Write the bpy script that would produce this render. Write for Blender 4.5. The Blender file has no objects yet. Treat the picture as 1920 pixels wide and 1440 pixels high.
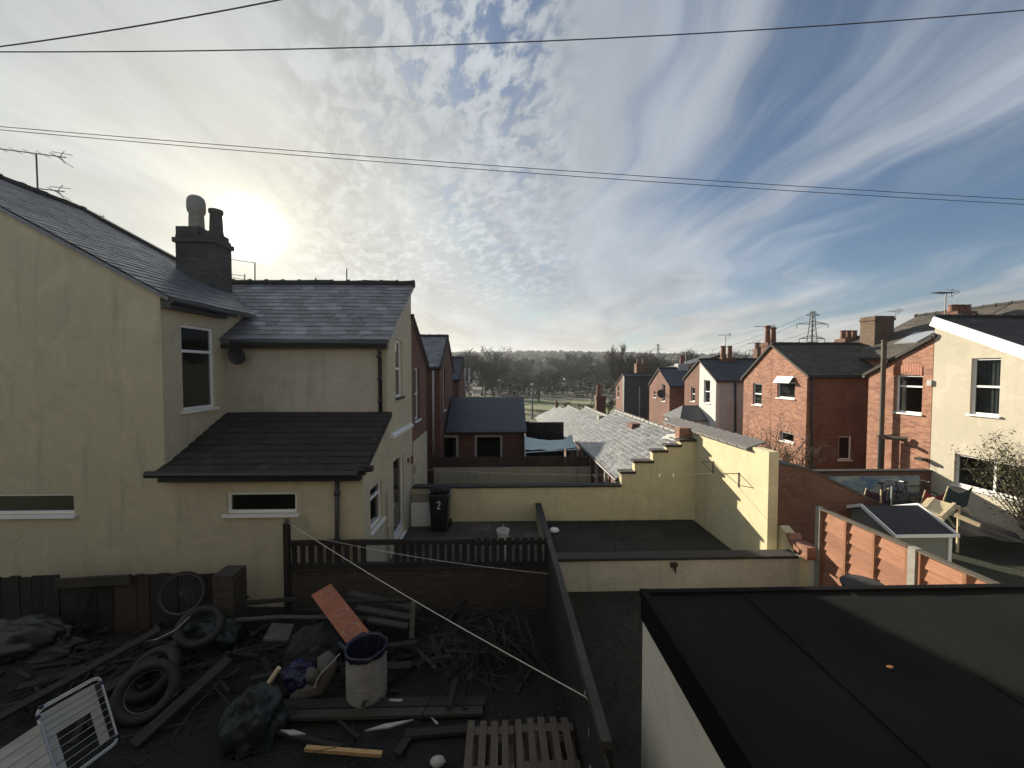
import bpy, bmesh, math, random
from mathutils import Vector, Matrix, noise
random.seed(7)
PI = math.pi
SC = bpy.context.scene
COL = SC.collection
H = 4.5                                   # eye height above the near yard
F = 730.0
PIT = math.atan(25 / F); YAW = math.atan(20 / F)

# ------------------------------------------------------------------ camera
cd = bpy.data.cameras.new('camera'); cam = bpy.data.objects.new('camera', cd); COL.objects.link(cam)
cd.sensor_width = 36; cd.lens = F / 1920 * 36; cd.clip_start = 0.05; cd.clip_end = 8000
cam.location = (0, 0, H); cam.rotation_euler = (PI / 2 - PIT, 0, -YAW)
SC.camera = cam

def ray(px, py):
    x = (px - 960) / F; y = -(py - 720) / F
    c, s = math.cos(PIT), math.sin(PIT)
    fy = c + s * y; fz = -s + c * y
    c, s = math.cos(YAW), math.sin(YAW)
    return (c * x + s * fy, -s * x + c * fy, fz)
def U(px, py, Y):                         # the point of the photograph that lies at depth Y
    r = ray(px, py); t = Y / r[1]
    return Vector((r[0] * t, Y, H + r[2] * t))
def UX(px, py, X):
    r = ray(px, py); t = X / r[0]
    return Vector((X, r[1] * t, H + r[2] * t))
def UZ(px, py, Z):
    r = ray(px, py); t = (Z - H) / r[2]
    return Vector((r[0] * t, r[1] * t, Z))

# ------------------------------------------------------------------ light
SUN = Vector(ray(470, 430)).normalized()
EL = math.asin(SUN.z); AZ = math.atan2(SUN.x, SUN.y)       # azimuth from +Y towards +X
sd = bpy.data.lights.new('sun', 'SUN'); so = bpy.data.objects.new('sun', sd); COL.objects.link(so)
sd.energy = 4.6; sd.angle = math.radians(0.6); sd.color = (1.0, 0.88, 0.70)
so.rotation_euler = (-SUN).to_track_quat('-Z', 'Y').to_euler()
SC.view_settings.view_transform = 'Standard'; SC.view_settings.look = 'None'
SC.view_settings.exposure = 1.22; SC.view_settings.gamma = 1.0

def world():
    w = bpy.data.worlds.new('World'); SC.world = w; w.use_nodes = True
    nt = w.node_tree; N = nt.nodes; L = nt.links; N.clear()
    def n(t, **k):
        o = N.new(t)
        for a, b in k.items(): setattr(o, a, b)
        return o
    def M(op, a, b=None, c=None, clamp=False):
        m = n('ShaderNodeMath', operation=op, use_clamp=clamp)
        for i, v in enumerate((a, b, c)):
            if v is None: continue
            if isinstance(v, (int, float)): m.inputs[i].default_value = v
            else: L.new(v, m.inputs[i])
        return m.outputs[0]
    def MIX(f, a, b, bt='MIX'):
        m = n('ShaderNodeMix', data_type='RGBA', blend_type=bt)
        for i, v in ((0, f), (6, a), (7, b)):
            if isinstance(v, (int, float)): m.inputs[i].default_value = v
            elif isinstance(v, tuple): m.inputs[i].default_value = (*v, 1)
            else: L.new(v, m.inputs[i])
        return m.outputs[2]
    def RAMP(v, a, b):
        m = n('ShaderNodeMapRange', interpolation_type='SMOOTHSTEP'); L.new(v, m.inputs[0])
        m.inputs[1].default_value = a; m.inputs[2].default_value = b
        return m.outputs[0]
    def NOISE(vec, scale, detail=6, rough=.55, dist=0.):
        m = n('ShaderNodeTexNoise'); L.new(vec, m.inputs['Vector'])
        m.inputs['Scale'].default_value = scale; m.inputs['Detail'].default_value = detail
        m.inputs['Roughness'].default_value = rough; m.inputs['Distortion'].default_value = dist
        return m.outputs['Fac']
    out = n('ShaderNodeOutputWorld'); bg = n('ShaderNodeBackground'); L.new(bg.outputs[0], out.inputs[0])
    sky = n('ShaderNodeTexSky', sky_type='NISHITA'); sky.sun_disc = False
    sky.sun_elevation = EL; sky.sun_rotation = AZ
    sky.altitude = 50; sky.air_density = 1.0; sky.dust_density = 1.0; sky.ozone_density = 1.5
    tc = n('ShaderNodeTexCoord'); sp = n('ShaderNodeSeparateXYZ'); L.new(tc.outputs['Generated'], sp.inputs[0])
    x, y, z = sp.outputs
    zz = M('ADD', M('MAXIMUM', z, 0.0), 0.10)
    u = M('DIVIDE', x, zz); v = M('DIVIDE', y, zz)
    def comb(a, b, c=0.0):
        m = n('ShaderNodeCombineXYZ')
        for i, q in enumerate((a, b, c)):
            if isinstance(q, (int, float)): m.inputs[i].default_value = q
            else: L.new(q, m.inputs[i])
        return m.outputs[0]
    # streaky cirrus running away from the viewer, slightly to the right
    ur = M('SUBTRACT', u, M('MULTIPLY', v, 0.10))
    wob = M('MULTIPLY', M('SUBTRACT', NOISE(comb(u, v, 3.0), .55, 3, .5), .5), 1.5)
    uw = M('ADD', ur, wob)
    st = NOISE(comb(M('MULTIPLY', uw, 0.60), M('MULTIPLY', v, 0.11), 9.1), 1.5, 5, .50, .25)
    st2 = NOISE(comb(M('MULTIPLY', uw, 2.4), M('MULTIPLY', v, 0.26), 4.0), 1.5, 9, .60, .35)
    big = NOISE(comb(u, v, 20.0), .38, 4, .5, .3)
    mk = NOISE(comb(M('ADD', u, M('MULTIPLY', v, .25)), M('MULTIPLY', v, .62), 2.0), 15.0, 5, .60, .3)
    mk2 = NOISE(comb(u, v, 6.0), 1.3, 4, .55, .3)
    az = M('ARCTAN2', x, y)                                   # >0 to the right
    low = RAMP(z, 0.26, 0.02)
    cov = M('ADD', M('MULTIPLY', st, 1.15), M('MULTIPLY', st2, 0.40))
    cov = M('ADD', cov, M('MULTIPLY', big, 0.55))
    cov = M('ADD', cov, M('MULTIPLY', RAMP(az, .20, -.65), 0.34))
    cov = M('ADD', cov, M('MULTIPLY', low, 0.08))
    ripm = M('MULTIPLY', RAMP(mk2, .22, .46), M('MULTIPLY', RAMP(az, -.62, -.35), RAMP(az, .26, .02)))
    ripm = M('MULTIPLY', ripm, RAMP(z, .10, .24))
    rip = M('MULTIPLY', RAMP(mk, .40, .64), ripm)
    cov = M('ADD', cov, M('MULTIPLY', M('SUBTRACT', rip, M('MULTIPLY', ripm, .66)), 0.34))
    fac = RAMP(cov, 0.885, 1.19)
    fac = M('ADD', M('MULTIPLY', fac, 0.90), M('ADD', .0, M('MULTIPLY', low, 0.12)), clamp=True)
    # angle to the sun: thin cloud scatters forward
    dv = n('ShaderNodeVectorMath', operation='DOT_PRODUCT'); L.new(tc.outputs['Generated'], dv.inputs[0]); dv.inputs[1].default_value = SUN
    d = M('MAXIMUM', dv.outputs['Value'], 0.0)
    def P(p, k): return M('MULTIPLY', M('POWER', d, p), k)
    g_w = P(6, .045); g_m = P(22, .075); g_n = P(170, .12); g_c = P(2000, 6.0)
    skyc = MIX(1.0, sky.outputs[0], (0.030, 0.036, 0.043), 'MULTIPLY')
    tone = M('ADD', 0.115, M('MULTIPLY', NOISE(comb(ur, M('MULTIPLY', v, .4), 1.0), 2.4, 7, .6, .4), 0.26))
    tone = M('ADD', tone, M('MULTIPLY', M('SUBTRACT', rip, M('MULTIPLY', ripm, .5)), 0.085))
    hz = RAMP(z, 0.0, 0.25)
    cc = MIX(hz, (0.98, 0.95, 0.88), (0.80, 0.89, 1.0))
    cc = MIX(1.0, cc, comb(tone, tone, tone), 'MULTIPLY')
    cc = MIX(M('POWER', d, 6.0), cc, MIX(1.0, cc, (1.04, .97, .84), 'MULTIPLY'))
    mn = n('ShaderNodeMix', data_type='RGBA', blend_type='DARKEN'); mn.inputs[0].default_value = 1; L.new(skyc, mn.inputs[6]); mn.inputs[7].default_value = (.24, .25, .27, 1)
    base = MIX(fac, mn.outputs[2], cc)
    gw = MIX(1.0, comb(g_w, g_w, g_w), (1.0, .92, .74), 'MULTIPLY')
    gm = MIX(1.0, comb(g_m, g_m, g_m), (1.0, .86, .60), 'MULTIPLY')
    gn = MIX(1.0, comb(g_n, g_n, g_n), (1.0, .86, .50), 'MULTIPLY')
    gc = MIX(1.0, comb(g_c, g_c, g_c), (1.0, .95, .80), 'MULTIPLY')
    tex = M('ADD', 0.35, M('MULTIPLY', st2, 1.3))
    tx = comb(tex, tex, tex)
    s = MIX(1.0, MIX(1.0, gw, gm, 'ADD'), gn, 'ADD')
    s = MIX(1.0, s, tx, 'MULTIPLY')
    s = MIX(1.0, s, gc, 'ADD')
    tot = MIX(1.0, base, s, 'ADD')
    L.new(tot, bg.inputs[0]); bg.inputs[1].default_value = 1.0
world()

# ------------------------------------------------------------------ materials
MATS = {}
def mat(name, fn):
    m = bpy.data.materials.new(name); m.use_nodes = True
    nt = m.node_tree; b = nt.nodes['Principled BSDF']
    fn(nt, b); MATS[name] = m
    return m
def nn(nt, t, **k):
    o = nt.nodes.new(t)
    for a, b in k.items(): setattr(o, a, b)
    return o
def tex_noise(nt, vec, scale, detail=6, rough=.6, dist=0):
    t = nn(nt, 'ShaderNodeTexNoise'); nt.links.new(vec, t.inputs['Vector'])
    t.inputs['Scale'].default_value = scale; t.inputs['Detail'].default_value = detail
    t.inputs['Roughness'].default_value = rough; t.inputs['Distortion'].default_value = dist
    return t.outputs['Fac']
def scaled(nt, vec, s):
    m = nn(nt, 'ShaderNodeMapping'); nt.links.new(vec, m.inputs[0]); m.inputs['Scale'].default_value = s
    return m.outputs[0]
def rng(nt, v, a, b, c=0., d=1.):
    m = nn(nt, 'ShaderNodeMapRange'); nt.links.new(v, m.inputs[0])
    for i, q in zip((1, 2, 3, 4), (a, b, c, d)): m.inputs[i].default_value = q
    return m.outputs[0]
def mixc(nt, f, a, b, bt='MIX'):
    m = nn(nt, 'ShaderNodeMix', data_type='RGBA', blend_type=bt)
    for i, v in ((0, f), (6, a), (7, b)):
        if isinstance(v, (int, float)): m.inputs[i].default_value = v
        elif isinstance(v, tuple): m.inputs[i].default_value = (*v[:3], 1)
        else: nt.links.new(v, m.inputs[i])
    return m.outputs[2]
def bump(nt, b, h, dist, strength=1.0):
    m = nn(nt, 'ShaderNodeBump'); nt.links.new(h, m.inputs['Height']); m.inputs['Distance'].default_value = dist
    m.inputs['Strength'].default_value = strength; nt.links.new(m.outputs[0], b.inputs['Normal'])
def geo(nt): return nn(nt, 'ShaderNodeNewGeometry').outputs['Position']
def uvs(nt): return nn(nt, 'ShaderNodeTexCoord').outputs['UV']
def render_mat(name, c, c2, rough=.9, sc=.6, stain=.5, bricks=False):
    def f(nt, b):
        p = geo(nt)
        n1 = tex_noise(nt, p, sc, 7, .62)
        n2 = tex_noise(nt, scaled(nt, p, (3.2, 3.2, .35)), 1.1, 6, .65, .4)
        n3 = tex_noise(nt, p, 14, 5, .6)
        k = mixc(nt, rng(nt, n1, .35, .68), c, c2)
        n4 = tex_noise(nt, p, 1.7, 2, .4, 1.5); k = mixc(nt, rng(nt, n4, .60, .615, 0, .28), k, tuple(q * 1.22 for q in c)); k = mixc(nt, rng(nt, n4, .36, .345, 0, .25), k, tuple(q * .72 for q in c2))
        dk = tuple(q * .55 for q in c2)
        k = mixc(nt, rng(nt, n2, .56, .80, 0, stain), k, dk)
        k = mixc(nt, rng(nt, n3, .3, .75, 0, .25), k, tuple(q * .75 for q in c))
        nt.links.new(k, b.inputs['Base Color']); b.inputs['Roughness'].default_value = rough
        h = tex_noise(nt, p, 60, 4, .7)
        if bricks:
            t = nn(nt, 'ShaderNodeTexBrick'); nt.links.new(uvs(nt), t.inputs['Vector'])
            t.inputs['Scale'].default_value = 1; t.inputs['Brick Width'].default_value = .225
            t.inputs['Row Height'].default_value = .075; t.inputs['Mortar Size'].default_value = .007
            t.inputs['Mortar Smooth'].default_value = .6
            hh = nn(nt, 'ShaderNodeMath', operation='MULTIPLY_ADD'); nt.links.new(t.outputs['Fac'], hh.inputs[0])
            hh.inputs[1].default_value = -1.0; nt.links.new(h, hh.inputs[2]); h = hh.outputs[0]
        bump(nt, b, h, .006, .55)
    return mat(name, f)
def brick_mat(name, a, c, m, rough=.9, w=.225, r=.075, dirt=.5):
    def f(nt, b):
        uv = uvs(nt)
        t = nn(nt, 'ShaderNodeTexBrick'); nt.links.new(uv, t.inputs['Vector'])
        t.inputs['Scale'].default_value = 1; t.inputs['Brick Width'].default_value = w; t.inputs['Row Height'].default_value = r
        t.inputs['Mortar Size'].default_value = .009; t.inputs['Bias'].default_value = 0
        t.inputs['Color1'].default_value = (*a, 1); t.inputs['Color2'].default_value = (*c, 1); t.inputs['Mortar'].default_value = (*m, 1)
        p = geo(nt)
        n1 = tex_noise(nt, p, .9, 6, .65); n2 = tex_noise(nt, scaled(nt, uv, (1, 3, 1)), 4.2, 4, .6)
        k = mixc(nt, rng(nt, n1, .42, .75, 0, dirt), t.outputs['Color'], tuple(q * .42 for q in a))
        k = mixc(nt, rng(nt, n2, .52, .75, 0, .45), k, tuple(min(1, q * 1.5) for q in c))
        nt.links.new(k, b.inputs['Base Color']); b.inputs['Roughness'].default_value = rough
        i = nn(nt, 'ShaderNodeMath', operation='SUBTRACT'); i.inputs[0].default_value = 1; nt.links.new(t.outputs['Fac'], i.inputs[1])
        bump(nt, b, i.outputs[0], .008, .7)
    return mat(name, f)
def slate_mat(name, a, c, rough=.5, w=.28, r=.21, moss=None, mossamt=.4, spec=.5):
    def f(nt, b):
        uv = uvs(nt)
        t = nn(nt, 'ShaderNodeTexBrick'); nt.links.new(uv, t.inputs['Vector'])
        t.inputs['Scale'].default_value = 1; t.inputs['Brick Width'].default_value = w; t.inputs['Row Height'].default_value = r
        t.inputs['Mortar Size'].default_value = .010; t.inputs['Mortar Smooth'].default_value = .3
        t.inputs['Color1'].default_value = (*a, 1); t.inputs['Color2'].default_value = (*c, 1)
        t.inputs['Mortar'].default_value = (*(q * .22 for q in a), 1)
        p = geo(nt); n1 = tex_noise(nt, p, 1.3, 7, .68); n2 = tex_noise(nt, p, 9, 5, .6)
        k = t.outputs['Color']
        ri = nn(nt, 'ShaderNodeNewGeometry').outputs['Random Per Island']
        k = mixc(nt, rng(nt, ri, 0, 1), tuple(q * .62 for q in a), tuple(q * 1.18 for q in c)); k = mixc(nt, rng(nt, ri, .93, .97, 0, .7), k, tuple(q * 1.9 for q in c))
        k = mixc(nt, rng(nt, n2, .3, .7, 0, .5), k, tuple(q * 1.5 for q in c))
        if moss: k = mixc(nt, rng(nt, n1, .45, .68, 0, mossamt), k, moss)
        nt.links.new(k, b.inputs['Base Color'])
        nt.links.new(rng(nt, n2, .3, .7, rough - .08, rough + .14), b.inputs['Roughness'])
        b.inputs['Specular IOR Level'].default_value = spec
        # each course is a wedge: thick at its lower edge
        s = nn(nt, 'ShaderNodeSeparateXYZ'); nt.links.new(uv, s.inputs[0])
        fr = nn(nt, 'ShaderNodeMath', operation='DIVIDE'); nt.links.new(s.outputs[1], fr.inputs[0]); fr.inputs[1].default_value = r
        f2 = nn(nt, 'ShaderNodeMath', operation='FRACT'); nt.links.new(fr.outputs[0], f2.inputs[0])
        a1 = nn(nt, 'ShaderNodeMath', operation='MULTIPLY_ADD'); nt.links.new(f2.outputs[0], a1.inputs[0]); a1.inputs[1].default_value = -1.0
        q = nn(nt, 'ShaderNodeMath', operation='MULTIPLY_ADD'); nt.links.new(t.outputs['Fac'], q.inputs[0]); q.inputs[1].default_value = -.6; nt.links.new(n2, q.inputs[2])
        nt.links.new(q.outputs[0], a1.inputs[2])
        bump(nt, b, a1.outputs[0], .018, .8)
    return mat(name, f)
def plain(name, c, rough=.6, var=.35, sc=6, metal=0., bmp=.002, spec=.5, c2=None):
    def f(nt, b):
        p = geo(nt); n1 = tex_noise(nt, p, sc, 6, .65)
        k = mixc(nt, rng(nt, n1, .35, .7, 0, 1), c, c2 or tuple(q * (1 - var) for q in c))
        nt.links.new(k, b.inputs['Base Color']); b.inputs['Roughness'].default_value = rough; b.inputs['Metallic'].default_value = metal
        b.inputs['Specular IOR Level'].default_value = spec
        if bmp: bump(nt, b, tex_noise(nt, p, sc * 5, 4, .6), bmp, .6)
    return mat(name, f)
def wood(name, a, c, vertical=False, rough=.8, gs=1.0):
    def f(nt, b):
        uv = uvs(nt); s = (14, 1.1, 1) if vertical else (1.1, 14, 1)
        n1 = tex_noise(nt, scaled(nt, uv, s), 2.2 * gs, 6, .6, .6); n2 = tex_noise(nt, geo(nt), 1.9, 4, .6)
        n3 = tex_noise(nt, scaled(nt, uv, (3, 5, 1)), 2.6, 2, .5)
        k = mixc(nt, rng(nt, n1, .3, .7), a, c)
        ri = nn(nt, 'ShaderNodeNewGeometry').outputs['Random Per Island']; k = mixc(nt, rng(nt, ri, 0, 1, 0, .5), k, tuple(q * .55 for q in a))
        k = mixc(nt, rng(nt, n2, .45, .75, 0, .55), k, tuple(q * .5 for q in a))
        k = mixc(nt, rng(nt, n3, .70, .76, 0, .75), k, tuple(q * .3 for q in a))
        nt.links.new(k, b.inputs['Base Color']); b.inputs['Roughness'].default_value = rough
        bump(nt, b, n1, .003, .6)
    return mat(name, f)
def soil(name, a, c, g=None, sc=2.0, gamt=.75):
    def f(nt, b):
        p = geo(nt); n1 = tex_noise(nt, p, sc, 8, .68); n2 = tex_noise(nt, p, sc * 9, 6, .65); n3 = tex_noise(nt, p, sc * .35, 5, .6)
        k = mixc(nt, rng(nt, n1, .35, .65), a, c)
        k = mixc(nt, rng(nt, n2, .52, .7, 0, .6), k, tuple(q * 1.9 for q in c))
        if g: k = mixc(nt, rng(nt, n3, .45, .62, 0, gamt), k, g)
        nt.links.new(k, b.inputs['Base Color']); b.inputs['Roughness'].default_value = .95
        bump(nt, b, n2, .03, .7)
    return mat(name, f)
def glass_fn(nt, b):
    out = nt.nodes['Material Output']
    tr = nn(nt, 'ShaderNodeBsdfTransparent'); tr.inputs[0].default_value = (.52, .55, .55, 1)
    gl = nn(nt, 'ShaderNodeBsdfGlossy'); gl.inputs['Roughness'].default_value = .03
    fr = nn(nt, 'ShaderNodeLayerWeight'); fr.inputs[0].default_value = .5
    pw = nn(nt, 'ShaderNodeMath', operation='POWER'); nt.links.new(fr.outputs['Facing'], pw.inputs[0]); pw.inputs[1].default_value = 2.5
    ma = nn(nt, 'ShaderNodeMath', operation='MULTIPLY_ADD'); nt.links.new(pw.outputs[0], ma.inputs[0]); ma.inputs[1].default_value = .7; ma.inputs[2].default_value = .08
    mx = nn(nt, 'ShaderNodeMixShader'); nt.links.new(ma.outputs[0], mx.inputs[0])
    nt.links.new(tr.outputs[0], mx.inputs[1]); nt.links.new(gl.outputs[0], mx.inputs[2]); nt.links.new(mx.outputs[0], out.inputs[0])
    nt.nodes.remove(b)

render_mat('cream_render', (.50, .46, .33), (.42, .385, .285), stain=.6)
render_mat('yellow_render', (.64, .575, .37), (.55, .495, .32), stain=.4, bricks=True)
render_mat('off_white', (.72, .68, .58), (.62, .59, .50), stain=.5)
render_mat('pale_render', (.47, .44, .375), (.38, .355, .30), stain=.8)
render_mat('rough_render', (.36, .33, .25), (.29, .265, .21), stain=.7)
render_mat('white_brick', (.52, .50, .42), (.42, .40, .33), stain=.6, bricks=True)
render_mat('beige_render', (.50, .465, .375), (.44, .41, .33), stain=.3)
render_mat('white_render', (.58, .58, .57), (.5, .5, .49), stain=.3)
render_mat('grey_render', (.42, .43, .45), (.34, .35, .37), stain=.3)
brick_mat('soot_brick', (.060, .056, .052), (.095, .088, .078), (.08, .078, .07), dirt=.6)
brick_mat('stack_brick', (.12, .075, .05), (.17, .11, .07), (.11, .10, .08), dirt=.8)
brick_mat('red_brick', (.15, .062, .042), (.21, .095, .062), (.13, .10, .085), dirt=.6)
brick_mat('bright_brick', (.22, .085, .055), (.40, .19, .115), (.24, .19, .15), dirt=.45)
brick_mat('dark_brick', (.13, .06, .042), (.19, .09, .06), (.10, .085, .07))
brick_mat('yard_brick', (.055, .045, .037), (.085, .065, .05), (.045, .042, .036), dirt=.7)
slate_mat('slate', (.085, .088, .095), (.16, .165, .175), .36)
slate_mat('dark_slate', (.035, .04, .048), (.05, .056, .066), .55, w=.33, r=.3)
slate_mat('mossy_tile', (.055, .05, .045), (.075, .066, .058), .75, moss=(.05, .055, .025), mossamt=.6)
slate_mat('old_tile', (.045, .036, .033), (.062, .05, .046), .85, moss=(.03, .04, .015), mossamt=.5, w=.25, r=.2)
slate_mat('lean_tile', (.020, .018, .017), (.032, .028, .026), .85, moss=(.012, .016, .008), mossamt=.8, w=.25, r=.2)
slate_mat('outhouse_slate', (.085, .092, .10), (.155, .162, .17), .34, w=.30, r=.24, moss=(.10, .10, .075), mossamt=.5, spec=.8)
plain('white_plastic', (.78, .79, .80), .35, .06, 3, bmp=0)
plain('dull_white', (.40, .40, .385), .6, .2, 9)
plain('pot_clay', (.20, .095, .06), .8, .4, 7)
plain('chimney_stone', (.085, .082, .078), .9, .5, 6)
plain('black_plastic', (.018, .019, .021), .45, .3, 5, bmp=0)
plain('dark_metal', (.045, .045, .05), .5, .3, 8, metal=.3)
plain('aerial_metal', (.12, .11, .11), .5, .2, 8, metal=.5)
plain('cable_black', (.035, .028, .045), .6, .1, 3, bmp=0)
plain('silver_tube', (.50, .53, .55), .35, .2, 8, metal=.4)
plain('grey_slab', (.23, .225, .21), .8, .25, 5)
plain('concrete', (.30, .29, .26), .9, .3, 9)
plain('coping', (.036, .034, .031), .85, .5, 8)
plain('coping_tile', (.16, .155, .15), .7, .35, 7)
plain('roof_felt', (.0062, .0064, .0062), .9, .35, .9, bmp=.006, c2=(.0115, .0125, .0105), spec=.12)
plain('felt_black', (.004, .004, .0042), .85, .3, 5, spec=.15)
plain('shed_felt', (.028, .031, .038), .8, .3, 3)
plain('shed_grey', (.20, .22, .21), .7, .2, 3)
plain('lead', (.55, .54, .50), .55, .3, 9)
plain('tarp_blue', (.42, .54, .55), .5, .3, 5)
plain('tarp_black', (.02, .022, .022), .55, .4, 4)
plain('green_sack', (.008, .018, .017), .6, .5, 9)
plain('blue_bag', (.010, .012, .06), .5, .5, 9)
plain('grey_cloth', (.11, .10, .092), .95, .3, 7)
plain('dark_cloth', (.028, .028, .030), .95, .5, 5)
plain('orange_board', (.36, .115, .055), .6, .35, 5)
plain('red_cloth', (.42, .055, .05), .8, .3, 6)
plain('teal_cloth', (.035, .07, .075), .8, .4, 6)
plain('purple_cloth', (.06, .02, .05), .8, .4, 6)
plain('rubber', (.017, .017, .018), .7, .3, 9)
plain('barrel_white', (.33, .33, .315), .6, .35, 5, c2=(.20, .20, .19))
plain('liner', (.010, .010, .028), .35, .4, 9)
plain('pale_wood', (.50, .33, .15), .7, .3, 7)
plain('cream_wood', (.62, .52, .34), .7, .25, 7)
plain('number_white', (.8, .8, .8), .5, .05, 5, bmp=0)
plain('rope', (.55, .53, .48), .8, .2, 40)
plain('curtain', (.75, .76, .72), .9, .35, 4)
plain('green_blind', (.6, .75, .66), .8, .2, 4)
plain('orange_peel', (.75, .30, .13), .5, .2, 20)
plain('bark', (.075, .062, .048), .9, .4, 12)
plain('twig', (.095, .080, .062), .9, .4, 3)
plain('dead_twig', (.030, .024, .018), .9, .5, 3)
plain('far_twig', (.060, .052, .042), .95, .5, .15, bmp=0)
plain('poplar_twig', (.085, .078, .062), .95, .4, .3, bmp=0)
plain('far_leaf', (.035, .045, .028), .95, .5, .05, bmp=0, c2=(.05, .045, .032))
plain('shrub_leaf', (.10, .10, .035), .8, .5, 8, bmp=0, c2=(.055, .06, .022))
plain('evergreen', (.035, .055, .022), .8, .5, 8, bmp=0)
plain('steel', (.16, .165, .17), .6, .2, 1, metal=.3, bmp=0)
wood('black_wood', (.018, .016, .015), (.032, .028, .025), True)
wood('weathered_wood', (.085, .07, .055), (.14, .115, .09), True)
wood('weathered_plank', (.034, .030, .026), (.075, .065, .055))
wood('dark_plank', (.018, .016, .014), (.032, .028, .025))
wood('pallet_wood', (.085, .066, .048), (.135, .105, .078), True)
wood('fence_orange', (.27, .115, .062), (.40, .20, .12), False)
wood('fence_post_wood', (.26, .115, .055), (.36, .17, .085), True)
wood('panel_brown', (.045, .032, .026), (.07, .048, .038), True)
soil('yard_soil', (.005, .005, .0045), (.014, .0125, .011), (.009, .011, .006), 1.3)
soil('moss_ground', (.008, .008, .007), (.024, .022, .016), (.022, .030, .010), 1.1, .9)
soil('green_ground', (.018, .020, .013), (.028, .030, .019), (.022, .028, .013), 1.2)
soil('field_grass', (.085, .105, .040), (.12, .14, .055), None, .15)
soil('land', (.045, .045, .030), (.065, .060, .040), (.04, .05, .025), .06)
soil('hill_land', (.035, .040, .028), (.050, .052, .036), None, .01)
brick_mat('patio_slab', (.045, .042, .036), (.10, .09, .078), (.03, .03, .026), w=.6, r=.6, dirt=.6)
brick_mat('mossy_slab', (.012, .012, .010), (.026, .025, .020), (.010, .014, .006), w=.9, r=.6, dirt=.7)
mat('window_glass', glass_fn)
def mural(nt, b):
    uv = uvs(nt); n1 = tex_noise(nt, scaled(nt, uv, (1, 2.2, 1)), 1.5, 5, .6, .8); n2 = tex_noise(nt, uv, 5, 4, .6)
    k = mixc(nt, rng(nt, n1, .40, .60), (.36, .40, .36), (.10, .20, .34)); k = mixc(nt, rng(nt, n2, .5, .7, 0, .8), k, (.20, .22, .17))
    nt.links.new(k, b.inputs['Base Color']); b.inputs['Roughness'].default_value = .8
mat('mural', mural)

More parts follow.
